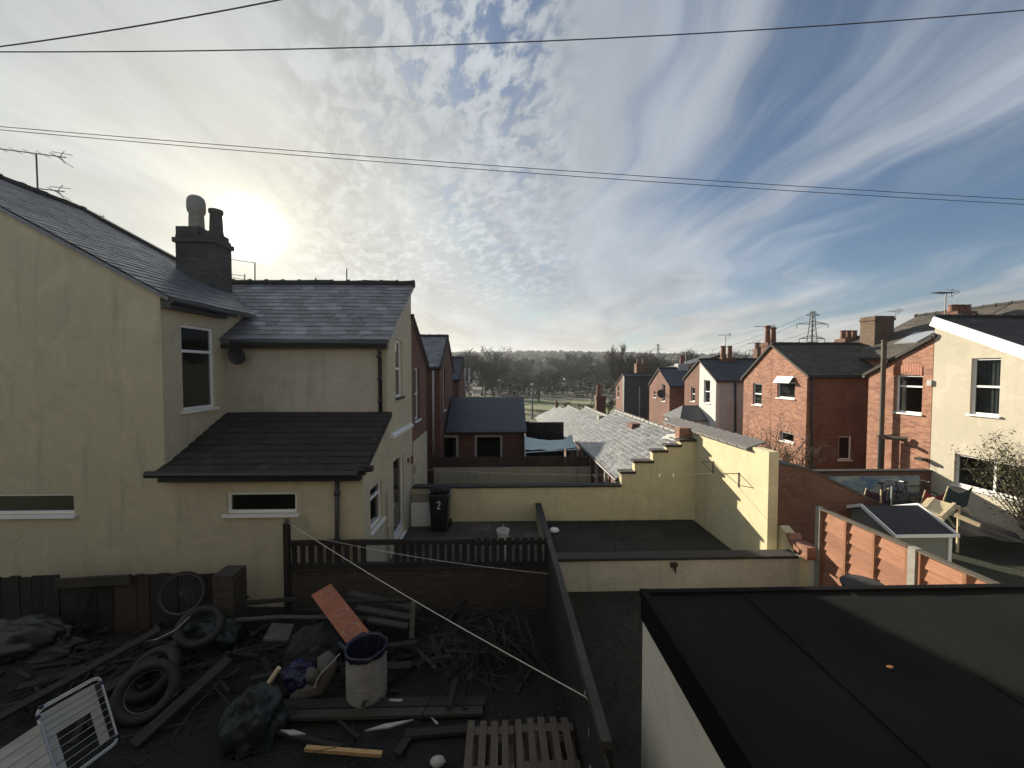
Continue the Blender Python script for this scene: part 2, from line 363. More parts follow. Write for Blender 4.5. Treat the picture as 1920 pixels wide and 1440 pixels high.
# ------------------------------------------------------------------ mesh helpers
class MB:
    def __init__(s): s.v = []; s.f = []
    def add(s, vs, fs):
        o = len(s.v); s.v += [tuple(q) for q in vs]; s.f += [tuple(i + o for i in f) for f in fs]
    def box(s, x0, x1, y0, y1, z0, z1):
        s.add([(x0, y0, z0), (x1, y0, z0), (x1, y1, z0), (x0, y1, z0), (x0, y0, z1), (x1, y0, z1), (x1, y1, z1), (x0, y1, z1)],
              [(0, 3, 2, 1), (4, 5, 6, 7), (0, 1, 5, 4), (1, 2, 6, 5), (2, 3, 7, 6), (3, 0, 4, 7)]); return s
    def prism(s, pts, vec):
        pts = [Vector(p) for p in pts]; vec = Vector(vec); n = len(pts)
        s.add(pts + [p + vec for p in pts], [tuple(range(n))[::-1], tuple(range(n, 2 * n))] + [(i, (i + 1) % n, n + (i + 1) % n, n + i) for i in range(n)]); return s
    def hexa(s, a, b):
        s.add(list(a) + list(b), [(0, 3, 2, 1), (4, 5, 6, 7), (0, 1, 5, 4), (1, 2, 6, 5), (2, 3, 7, 6), (3, 0, 4, 7)]); return s
    def tube(s, pts, r, n=8, caps=True):
        pts = [Vector(p) for p in pts]; m = len(pts)
        rs = r if isinstance(r, (list, tuple)) else [r] * m
        o = len(s.v); up = None
        for i, p in enumerate(pts):
            t = (pts[min(i + 1, m - 1)] - pts[max(i - 1, 0)]).normalized()
            if up is None: up = Vector((0, 0, 1)) if abs(t.z) < .9 else Vector((1, 0, 0))
            a = t.cross(up)
            if a.length < 1e-6: a = t.orthogonal()
            a.normalize(); b = a.cross(t).normalized(); up = b
            for k in range(n):
                q = 2 * PI * k / n; s.v.append(tuple(p + (a * math.cos(q) + b * math.sin(q)) * rs[i]))
        for i in range(m - 1):
            for k in range(n):
                s.f.append((o + i * n + k, o + i * n + (k + 1) % n, o + (i + 1) * n + (k + 1) % n, o + (i + 1) * n + k))
        if caps:
            s.f.append(tuple(o + k for k in range(n))[::-1]); s.f.append(tuple(o + (m - 1) * n + k for k in range(n)))
        return s
    def lathe(s, prof, c, n=20, axis='Z', cap=False):
        o = len(s.v); c = Vector(c)
        for r, z in prof:
            for k in range(n):
                q = 2 * PI * k / n
                s.v.append(tuple(c + Vector((r * math.cos(q), r * math.sin(q), z))))
        for i in range(len(prof) - 1):
            for k in range(n):
                s.f.append((o + i * n + k, o + i * n + (k + 1) % n, o + (i + 1) * n + (k + 1) % n, o + (i + 1) * n + k))
        if cap:
            s.f.append(tuple(o + k for k in range(n))[::-1]); s.f.append(tuple(o + (len(prof) - 1) * n + k for k in range(n)))
        return s
    def obox(s, O, d, w, s0, s1, z0, z1, a0, a1):      # along d, up z, across w
        O = Vector((*O, 0)) if len(O) == 2 else Vector(O); d = Vector((*d, 0)); w = Vector((*w, 0)); k = Vector((0, 0, 1))
        P = lambda S, Z, A: O + d * S + k * Z + w * A
        s.hexa([P(s0, z0, a0), P(s1, z0, a0), P(s1, z0, a1), P(s0, z0, a1)], [P(s0, z1, a0), P(s1, z1, a0), P(s1, z1, a1), P(s0, z1, a1)]); return s
    def plank(s, A, B, w, t, up=(0, 0, 1), tw=0):       # a board from A to B
        A = Vector(A); B = Vector(B); d = (B - A).normalized(); sd = d.cross(Vector(up)).normalized(); u = sd.cross(d)
        if tw: sd, u = sd * math.cos(tw) + u * math.sin(tw), u * math.cos(tw) - sd * math.sin(tw)
        q = [(-w / 2, -t / 2), (w / 2, -t / 2), (w / 2, t / 2), (-w / 2, t / 2)]
        s.hexa([A + sd * a + u * b for a, b in q], [B + sd * a + u * b for a, b in q]); return s
    def blob(s, c, r, seed=0, amp=.25, fr=2.0, sub=3, flat=None):
        bm = bmesh.new(); bmesh.ops.create_icosphere(bm, subdivisions=sub, radius=1); c = Vector(c); r = Vector(r)
        vs = []
        for v in bm.verts:
            p = v.co.normalized(); k = 1 + amp * .6 * noise.noise(p * fr + Vector((seed * 7.3, seed, 0))) + (amp * .22 * noise.noise(p * fr * 2.6 + Vector((seed, 3, 1))) + amp * .35 * (.25 - abs(noise.noise(p * fr * 1.7 + Vector((seed, 9, 1))))) + amp * .14 * (.2 - abs(noise.noise(p * fr * 4.5 + Vector((seed, 2, 1))))) if amp > .3 else 0)
            q = c + Vector((p.x * r.x, p.y * r.y, p.z * r.z)) * k
            if flat is not None and q.z < flat: q.z = flat
            vs.append(q)
        s.add(vs, [tuple(v.index for v in f.verts) for f in bm.faces]); bm.free(); return s
    def build(s, name, m, parent=None, smooth=False, bev=0, local=False, tags=None):
        me = bpy.data.meshes.new(name)
        vs = s.v; org = Vector((0, 0, 0))
        if parent is None and not local:
            xs = [v[0] for v in vs]; ys = [v[1] for v in vs]; zs = [v[2] for v in vs]
            org = Vector(((min(xs) + max(xs)) / 2, (min(ys) + max(ys)) / 2, min(zs)))
        me.from_pydata([(v[0] - org.x, v[1] - org.y, v[2] - org.z) for v in vs], [], s.f); me.update()
        if len(s.f) < 60000:
            bm = bmesh.new(); bm.from_mesh(me); bmesh.ops.recalc_face_normals(bm, faces=bm.faces)
            uv = bm.loops.layers.uv.new('UVMap')
            for f in bm.faces:
                n = f.normal
                if abs(n.z) > .985 or n.length < .5: a, b = Vector((1, 0, 0)), Vector((0, 1, 0))
                else: a = Vector((-n.y, n.x, 0)).normalized(); b = n.cross(a)
                for l in f.loops: q = l.vert.co + org; l[uv].uv = (q.dot(a), q.dot(b))
                f.smooth = smooth
            bm.to_mesh(me); bm.free()
        me.materials.append(MATS[m] if isinstance(m, str) else m)
        o = bpy.data.objects.new(name, me); COL.objects.link(o); o.location = org
        if parent is not None:
            o.parent = parent
            if not local and parent.type == 'EMPTY' and not parent.get('is_local', 0):
                o.matrix_parent_inverse = Matrix.Translation(-Vector(parent.location))
        if bev:
            md = o.modifiers.new('bevel', 'BEVEL'); md.width = bev; md.segments = 2; md.limit_method = 'ANGLE'
        return o
def tag(o, label=None, cat=None, group=None, kind=None):
    if label: o['label'] = label
    if cat: o['category'] = cat
    if group: o['group'] = group
    if kind: o['kind'] = kind
    return o
def thing(name, label, cat, loc=(0, 0, 0), group=None):
    o = bpy.data.objects.new(name, None); COL.objects.link(o); o.location = loc; o.empty_display_size = .2
    return tag(o, label, cat, group)
def copy_tree(o, parent=None):
    c = o.copy(); COL.objects.link(c)
    if parent: c.parent = parent
    for ch in list(o.children): copy_tree(ch, c)
    return c
def wall(mb, O, d, inw, outline, holes=(), th=.22):
    """outline in (s, z) from O along d; convex; rectangular holes (s0,s1,z0,z1); thickness towards inw"""
    bm = bmesh.new(); f = bm.faces.new([bm.verts.new((a, 0, b)) for a, b in outline])
    for (a, b, c, e) in holes:
        for co, no in (((a, 0, 0), (1, 0, 0)), ((b, 0, 0), (1, 0, 0)), ((0, 0, c), (0, 0, 1)), ((0, 0, e), (0, 0, 1))):
            bmesh.ops.bisect_plane(bm, geom=bm.verts[:] + bm.edges[:] + bm.faces[:], plane_co=co, plane_no=no, dist=1e-5)
    kill = [f for f in bm.faces if any(a < f.calc_center_median().x < b and c < f.calc_center_median().z < e for a, b, c, e in holes)]
    if kill: bmesh.ops.delete(bm, geom=kill, context='FACES')
    ret = bmesh.ops.extrude_face_region(bm, geom=bm.faces[:])
    for g in ret['geom']:
        if isinstance(g, bmesh.types.BMVert): g.co.y = th
    bm.verts.ensure_lookup_table(); bm.verts.index_update()
    D = Vector((*d, 0)); W = Vector((*inw, 0)); O = Vector((*O, 0))
    mb.add([O + D * v.co.x + W * v.co.y + Vector((0, 0, v.co.z)) for v in bm.verts], [tuple(v.index for v in f.verts) for f in bm.faces])
    # the first face was left behind by the extrusion on the outside
    bm.free(); return mb
def window(par, O, d, out, h, style='top', rec=.09, fw=.055, sill=True, fm='white_plastic', sm='white_plastic', curtain=None, lab=None):
    a, b, c, e = h; f = MB(); D = (-rec - .05, -rec)
    f.obox(O, d, out, a, a + fw, c, e, *D); f.obox(O, d, out, b - fw, b, c, e, *D)
    f.obox(O, d, out, a + fw, b - fw, c, c + fw, *D); f.obox(O, d, out, a + fw, b - fw, e - fw, e, *D)
    if style == 'top': zz = c + (e - c) * .68; f.obox(O, d, out, a + fw, b - fw, zz, zz + fw, *D)
    if style == 'sash': zz = c + (e - c) * .48; f.obox(O, d, out, a + fw, b - fw, zz, zz + fw * 1.1, *D)
    if style == 'double': m = (a + b) / 2; f.obox(O, d, out, m - fw / 2, m + fw / 2, c + fw, e - fw, *D)
    if style == 'door':
        m = (a + b) / 2; f.obox(O, d, out, a + fw, b - fw, c + fw, c + .25, *D)
    fo = f.build('window', fm, par)
    p = MB().obox(O, d, out, a + fw * .7, b - fw * .7, c + fw * .7, e - fw * .7, -rec - .032, -rec - .026).build('pane', 'window_glass', fo)
    if sill: MB().obox(O, d, out, a - .05, b + .05, c - .055, c - .003, -rec, .06).build('sill', sm, fo)
    if curtain:
        cm = MB(); k = 14; w_ = (b - a)
        for i in range(k):
            s0 = a + w_ * i / k; s1 = a + w_ * (i + 1) / k
            cm.obox(O, d, out, s0, s1 + .002, c + .02, e, -rec - .16 - (i % 2) * .025, -rec - .14 - (i % 2) * .025)
        cm.build('curtain', curtain, fo)
    if lab: fo['label'] = lab
    return fo
def slab(mb, a, b, c, d, t=.06):        # four corners counter-clockwise seen from above; thickness downwards
    P = [Vector(q) for q in (a, b, c, d)]; n = (P[1] - P[0]).cross(P[2] - P[0]).normalized()
    if n.z < 0: n = -n
    mb.hexa([q - n * t for q in P], P); return mb
def courses(mb, a, b, c, d, r=.22, w=.30, t=.010, seed=0, jit=1.0):
    # a-b eave, d-c upper edge: rows of slates, each a thin plate with its own slight tilt
    rnd = random.Random(seed); a, b, c, d = [Vector(q) for q in (a, b, c, d)]
    n = (b - a).cross(d - a).normalized(); n = n if n.z > 0 else -n
    L_ = ((d - a).length + (c - b).length) / 2; rows = max(2, int(L_ / r))
    for i in range(rows):
        v0 = i / rows; v1 = min(1, (i + 1.12) / rows); p0, q0 = a.lerp(d, v0), b.lerp(c, v0); p1, q1 = a.lerp(d, v1), b.lerp(c, v1)
        W = (q0 - p0).length; m = max(1, int(W / w)); off = .5 if i % 2 else 0; us = sorted({0., 1.} | {(k + off) / m for k in range(m + 1) if 0 < (k + off) / m < 1})
        for u0, u1 in zip(us, us[1:]):
            e = (u1 - u0) * .012; x0, x1 = u0 + e, u1 - e; lo = t * (1.5 + jit * rnd.uniform(-.35, .6)); lo2 = t * (1.5 + jit * rnd.uniform(-.35, .6)); hi = t * .35; sk = rnd.uniform(-.006, .006) * jit
            A = p0.lerp(q0, x0) + (p0 - p1).normalized() * sk; B = p0.lerp(q0, x1) + (p0 - p1).normalized() * sk; C = p1.lerp(q1, x1); D = p1.lerp(q1, x0)
            sg = lambda p: n * (.016 + .018 * noise.noise(p * .9) + .006 * noise.noise(p * 3.1)); tops = [A + n * lo + sg(A), B + n * lo2 + sg(B), C + n * hi + sg(C), D + n * hi + sg(D)]; mb.add([A, B] + tops, [(0, 1, 3, 2), (2, 3, 4, 5)])
    return mb
def ridge(par, A, B, m='pot_clay', r=.10):
    A = Vector(A); B = Vector(B); L = (B - A).length; n = max(2, int(L / .45)); mb = MB()
    for i in range(n):
        jz = Vector((0, 0, random.uniform(-.014, .014))); p = A.lerp(B, i / n) + jz; q = A.lerp(B, (i + .97) / n) + jz * random.uniform(-1, 1); mb.tube([p, q], r * random.uniform(.92, 1.06), 8)
        mb.tube([A.lerp(B, (i + .9) / n), A.lerp(B, (i + 1.02) / n)], r * 1.18, 8)
    return mb.build('ridge_tiles', m, par)
def pipe(par, pts, m='dark_metal', r=.04, name='drainpipe'):
    mb = MB().tube(pts, r, 8); A = Vector(pts[0]); B = Vector(pts[-1])
    for k in range(3): p = A.lerp(B, (k + .5) / 3); mb.tube([p - Vector((0, 0, .03)), p + Vector((0, 0, .03))], r * 1.35, 8)
    return mb.build(name, m, par, smooth=True)
def chimney(par, x0, x1, y0, y1, z0, z1, m='dark_brick', pots=2, ph=.55, pr=.12, potm='pot_clay', axis='x', pothts=None):
    mb = MB().box(x0, x1, y0, y1, z0, z1 - .22); mb.box(x0 - .04, x1 + .04, y0 - .04, y1 + .04, z1 - .218, z1 - .10); mb.box(x0 - .01, x1 + .01, y0 - .01, y1 + .01, z1 - .098, z1)
    c = mb.build('chimney', m, par)
    for k in range(pots):
        t = (k + .5) / pots; x = x0 + (x1 - x0) * t if axis == 'x' else (x0 + x1) / 2; y = (y0 + y1) / 2 if axis == 'x' else y0 + (y1 - y0) * t
        h = pothts[k] if pothts else ph
        MB().lathe([(pr * 1.25, 0), (pr * 1.1, .06), (pr, h * .5), (pr * .9, h * .85), (pr * 1.15, h * .88), (pr * 1.15, h), (pr * .8, h), (pr * .75, h * .6)], (x, y, z1 + .002), 14).build('chimney_pot', potm, c, smooth=False)
    return c
def aerial(name, label, base, h, L, ang, arms=9, group='television aerials', m='aerial_metal', r=.018, spread=.16, tilt=0.05):
    t = thing(name, label, 'aerial', base, group); b = Vector(base); top = b + Vector((0, 0, h))
    MB().tube([b, top], r, 6).build('mast', m, t)
    d = Vector((math.cos(ang), math.sin(ang), tilt)).normalized(); s = Vector((-math.sin(ang), math.cos(ang), 0)); up = Vector((0, 0, 1))
    mb = MB().tube([top - d * L * .62, top + d * L * .38], r * .7, 6)
    for k in range(arms):
        p = top - d * L * .60 + d * L * .86 * k / (arms - 1); w = spread * (.75 + .5 * k / arms)
        mb.tube([p - s * w, p + s * w], r * .38, 4)
    for k in (-1, 1): mb.tube([top + d * L * .30 - s * .2 + up * .02 * k, top + d * L * .37 + s * .2 + up * .16 * k], r * .4, 4); mb.tube([top + d * L * .3, top + d * L * .36 + up * .16 * k], r * .5, 4)
    mb.build('boom', m, t)
    return t

# ------------------------------------------------------------------ ground
def gz(y):
    pts = [(-20, 0), (11.6, 0), (16, -.55), (30, -1.4), (60, -3.0), (75, -3.3), (115, -3.6), (180, -3.0), (300, -1), (480, 8), (700, 26), (900, 36), (1000, 34), (1400, 20), (3000, 10)]
    for (a, b), (c, d) in zip(pts, pts[1:]):
        if a <= y <= c: return b + (d - b) * (y - a) / (c - a)
    return pts[-1][1]
mb = MB(); ys = [-20, -5, 3, 11.6, 13, 16, 22, 30, 45, 60, 75, 95, 115, 180, 240, 300]; xs = [-600, -300, -120, -60, -30, -12, -4, 4, 12, 30, 60, 120, 300, 600]
for y in ys:
    for x in xs: mb.v.append((x, y, gz(y) - .06))
for i in range(len(ys) - 1):
    for j in range(len(xs) - 1): a = i * len(xs) + j; mb.f.append((a, a + 1, a + 1 + len(xs), a + len(xs)))
tag(mb.build('ground', 'land'), kind='structure')
# wooded ridge on the horizon
mb = MB(); ys = [300 + 25 * i for i in range(45)]; xs = [-1500 + 40 * i for i in range(76)]
def hz_(x, y):
    h = gz(y); k = noise.fractal(Vector((x * .0016, y * .0016, 3)), 1, 2, 4) * 16
    e = (math.exp(-((x + 10) / 420) ** 2) * .22 + .86) if x > -130 else .80 + .24 * math.exp(-((x + 130) / 60) ** 2)
    t = min(1, max(0, (y - 300) / 400)); return -1 + (h + 1) * e * (1 if t > 0 else 1) + k * t * .35
for y in ys:
    for x in xs: mb.v.append((x, y, hz_(x, y)))
for i in range(len(ys) - 1):
    for j in range(len(xs) - 1): a = i * len(xs) + j; mb.f.append((a, a + 1, a + 1 + len(xs), a + len(xs)))
tag(mb.build('hills', 'hill_land', smooth=True), kind='structure')
mb = MB(); mb.v = [(-70, 70, gz(70) + .0), (70, 70, gz(70) + .0), (95, 113, gz(113) + .05), (-95, 113, gz(113) + .05)]; mb.f = [(0, 1, 2, 3)]
tag(mb.build('field', 'field_grass'), kind='structure')
tag(MB().box(-2.64, 1.02, 7.62, 11.5, -.05, -.0).build('patio', 'patio_slab'), kind='structure')
tag(MB().box(1.18, 5.8, 8.05, 11.5, -.12, -.012).build('yard_path', 'mossy_slab'), kind='structure')
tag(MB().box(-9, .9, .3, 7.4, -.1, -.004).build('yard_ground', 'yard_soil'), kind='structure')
tag(MB().box(.96, 6.38, .3, 7.75, -.1, -.008).build('passage_ground', 'moss_ground'), kind='structure')
tag(MB().box(6.45, 13.97, .3, 12.4, -.1, -.016).build('garden_ground', 'green_ground'), kind='structure')

# ------------------------------------------------------------------ left house, cream
XS, XM, Y0, YO, YP = -2.65, -6.33, 7.45, 9.15, 11.58
ZE, SL, XR = 5.95, .543, -11.9
ZR = ZE + (XM - XR) * SL; XB = -17.4
h1 = thing('terraced_house', 'large cream rendered house at left, its slate roof and chimney against the sun', 'house', (-8, 9.5, 0))
mb = MB()
hw1 = (-9.55, -8.02, 1.80, 2.20); hw2 = (-5.22, -3.90, 1.78, 2.19)
wall(mb, (0, Y0), (1, 0), (0, 1), [(XB, -.1), (XM, -.1), (XM, ZE), (XR, ZR), (XB, ZR - (XR - XB) * SL)], [hw1])
wall(mb, (0, Y0), (1, 0), (0, 1), [(XM, -.1), (XS, -.1), (XS, 2.70), (XM, 2.70)], [hw2])
rw = (7.90, 8.78, 3.70, 5.42)
wall(mb, (XM, 0), (0, 1), (-1, 0), [(Y0 + .22, 2.3), (YP, 2.3), (YP, ZE - .02), (Y0 + .22, ZE - .02)], [rw])
hwin = (7.86, 8.66, 1.22, 2.10); hdoor = (9.55, 10.55, .14, 2.28); huw = (9.85, 10.5, 3.82, 5.28)
wall(mb, (XS, 0), (0, 1), (-1, 0), [(Y0 + .22, -.1), (YO, -.1), (YO, 3.50), (Y0 + .22, 2.80)], [hwin])
wall(mb, (XS, 0), (0, 1), (-1, 0), [(YO, -.1), (YP, -.1), (YP, 6.90), (YO, 5.26)], [hdoor, huw])
mb.box(XB + .1, XS - .22, YP - .12, YP - .005, -.1, 5.2)
mb.box(XB + .1, XM - .1, YP - .10, YP - .02, 5.2, 5.9)
wall(mb, (0, YP - .01), (1, 0), (0, -1), [(XB + .2, 5.2), (XM, 5.2), (XM, ZE - .08), (XR, ZR - .08), (XB + .2, ZR - (XR - XB) * SL - .08)], [], .1)
mb.box(XB, XB + .2, Y0 + .2, YP - .2, -.1, 5.8)
mb.build('wall', 'cream_render', h1)
mb = MB()                                        # the rougher rendered upper side wall above the lean-to
mb.box(XM + .004, XS - .226, YO, YO + .2, 2.4, 5.25)
mb.build('wall', 'pale_render', h1)
mb = MB().box(XM - .0, XM + .006, Y0 + .002, rw[0] - .12, 3.0, ZE - .06)
O1 = (0, Y0); O2 = (XS, 0); O3 = (XM, 0)
window(h1, O1, (1, 0), (0, -1), hw1, 'plain', .05); window(h1, O1, (1, 0), (0, -1), hw2, 'plain', .05)
window(h1, O3, (0, 1), (1, 0), rw, 'top', .04); window(h1, O2, (0, 1), (1, 0), hwin, 'top', .05)
window(h1, O2, (0, 1), (1, 0), huw, 'sash', .05, sm='coping')
dr = window(h1, O2, (0, 1), (1, 0), hdoor, 'door', .05); dr.name = 'door'
MB().obox(O2, (0, 1), (1, 0), 9.64, 9.67, 1.1, 1.22, -.05, -.01).build('handle', 'silver_tube', dr)
MB().obox(O2, (0, 1), (1, 0), 9.3, 11.35, 2.88, 2.95, 0, .10).obox(O2, (0, 1), (1, 0), 9.3, 11.35, 2.95, 3.0, 0, .06).build('trim', 'white_plastic', h1)
mb = MB(); ov = .10
slab(mb, (XM + .22, Y0 - .07, ZE - .10), (XM + .22, YP, ZE - .10), (XR, YP, ZR + .05), (XR, Y0 - .07, ZR + .05), .07)
slab(mb, (XB - .2, Y0 - .07, ZR + .05 - (XR - XB + .2) * SL), (XR, Y0 - .07, ZR + .05), (XR, YP, ZR + .05), (XB - .2, YP, ZR + .05 - (XR - XB + .2) * SL), .07)
sl2 = (6.96 - 5.28) / (YP - YO)
xm2 = XM - (6.96 - ZE) / SL
slab(mb, (xm2 + 1.6, YO - .2, 5.28 - .14 + .05), (XS + .10, YO - .2, 5.28 - .14 + .05), (XS + .10, YP, 7.0), (xm2 - .1, YP, 7.0), .07)
ro = mb.build('roof', 'slate', h1)
k_ = .002 * 1; mb = MB()
courses(mb, (XM + .24, Y0 - .08, ZE - .10 + .0), (XM + .24, YP, ZE - .10), (XR, YP, ZR + .052), (XR, Y0 - .08, ZR + .052), .22, .28, seed=1)
courses(mb, (xm2 + 1.6, YO - .22, 5.28 - .14 + .04), (XS + .11, YO - .22, 5.28 - .14 + .04), (XS + .11, YP, 7.002), (xm2 - .1, YP, 7.002), .22, .28, seed=2)
mb.build('slates', 'slate', ro)
MB().box(XM, XS + .03, YO - .17, YO, 5.0, 5.12).build('fascia', 'dark_metal', h1)
MB().box(XM + .02, XM + .20, Y0 + .0, YO - .2, 5.66, 5.80).build('fascia', 'dark_metal', h1)
MB().tube([(XM + .24, Y0 - .05, 5.80), (XM + .24, YO, 5.77)], .055, 8).build('gutter', 'dark_metal', h1)
MB().tube([(XM + .3, YO - .26, 5.13), (XS + .08, YO - .26, 5.11)], .06, 8).build('gutter', 'dark_metal', h1)
pipe(h1, [(XS - .12, YO - .24, 5.08), (XS - .14, YO - .10, 4.9), (XS - .14, YO - .10, 3.55)], r=.045)
pipe(h1, [U(632, 882, Y0 - .08), U(632, 1140, Y0 - .08)], r=.045)
mb = MB(); slab(mb, (XM - .04, Y0 - .16, 2.62), (XS + .09, Y0 - .16, 2.62), (XS + .09, YO, 3.52), (XM - .04, YO, 3.52), .10); courses(mb, (XM - .04, Y0 - .18, 2.615), (XS + .095, Y0 - .18, 2.615), (XS + .095, YO, 3.522), (XM - .04, YO, 3.522), .19, .24, .014, seed=3)
mb.build('roof', 'lean_tile', h1)
MB().tube([(XM - .16, Y0 - .22, 2.60), (XS + .0, Y0 - .22, 2.58)], .065, 8).box(XM, XS + .0, Y0 - .17, Y0 - .01, 2.44, 2.56).build('gutter', 'black_plastic', h1)
MB().box(XS - .02, XS + .22, Y0 - .14, Y0 - .02, 2.60, 2.70).build('trim', 'dark_plank', h1)
ridge(h1, (xm2, YP, 7.04), (XS + .10, YP, 7.04), 'coping'); ridge(h1, (XR, Y0 - .05, ZR + .09), (XR, YP, ZR + .09), 'coping')
mb = MB(); q0 = Vector((XM + .22, YP, ZE - .03)); q1 = Vector((XR, YP, ZR + .12)); mb.plank(q0, q1, .22, .10); mb.build('verge_coping', 'coping', h1)
# the stack
a = U(328, 430, 10.4); b = U(398, 430, 10.4); zc = U(400, 440, 10.4).z
ch = MB(); ch.box(a.x, b.x, 10.4, 11.1, 5.6, zc - .2)
ch.box(a.x - .05, b.x + .05, 10.35, 11.15, zc - .2, zc - .08); ch.box(a.x, b.x, 10.4, 11.1, zc - .08, zc)
ch.box(a.x - .0, a.x + .58, 10.42, 11.08, zc + .002, zc + .22); ch.box(a.x + .60, b.x - .02, 10.45, 11.05, zc + .002, zc + .12)
cho = ch.build('chimney', 'soot_brick', h1)
lp = U(357, 415, 10.7); rp = U(393, 440, 10.7)
MB().lathe([(.19, 0), (.18, .06), (.165, .45), (.20, .50), (.21, .58), (.21, .75), (.185, .86), (.12, .92), (.0, .93)], (a.x + .29, 10.75, zc + .2), 16).build('chimney_pot', 'concrete', cho, smooth=True)
MB().lathe([(.17, 0), (.16, .1), (.14, .55), (.17, .58), (.17, .66), (.12, .66), (.11, .4)], (a.x + .80, 10.75, zc + .1), 16).build('chimney_pot', 'chimney_stone', cho)
MB().box(a.x - .25, a.x, 10.45, 11.05, 6.0, 7.05).build('chimney_flashing', 'chimney_stone', cho) if False else None
# satellite dish and stain lamp on the pale wall
dsh = U(447, 667, YO - .2)
t = thing('satellite_dish', 'small dark satellite dish on the shaded pale wall above the lean-to', 'satellite dish', (dsh.x, YO - .25, dsh.z - .2))
m_ = MB().lathe([(0.001, 0), (.1, .01), (.17, .03), (.2, .05)], (0, 0, 0), 20); R = Matrix.Rotation(math.radians(100), 3, 'X')
m_.v = [tuple(R @ Vector(v) + Vector((dsh.x, YO - .22, dsh.z))) for v in m_.v]; m_.build('dish', 'dark_metal', t, smooth=True)
MB().tube([(dsh.x, YO - .22, dsh.z), (dsh.x, YO, dsh.z - .12)], .018, 6).build('bracket', 'dark_metal', t)
# small fittings on the end wall
for (x, y, w, hh) in ((765, 863, .06, .12), (772, 862, .10, .22), (776, 880, .05, .22), (703, 830, .03, .18)):
    p = UX(x, y, XS + .012); t = MB().obox((XS, 0), (0, 1), (1, 0), p.y - w / 2, p.y + w / 2, p.z - hh / 2, p.z + hh / 2, 0, .05).build('wall_vent', 'pot_clay', h1)
pipe(h1, [UX(728, 925, XS + .05), (XS + .05, UX(728, 925, XS + .05).y, .02)], 'cream_render', .025)

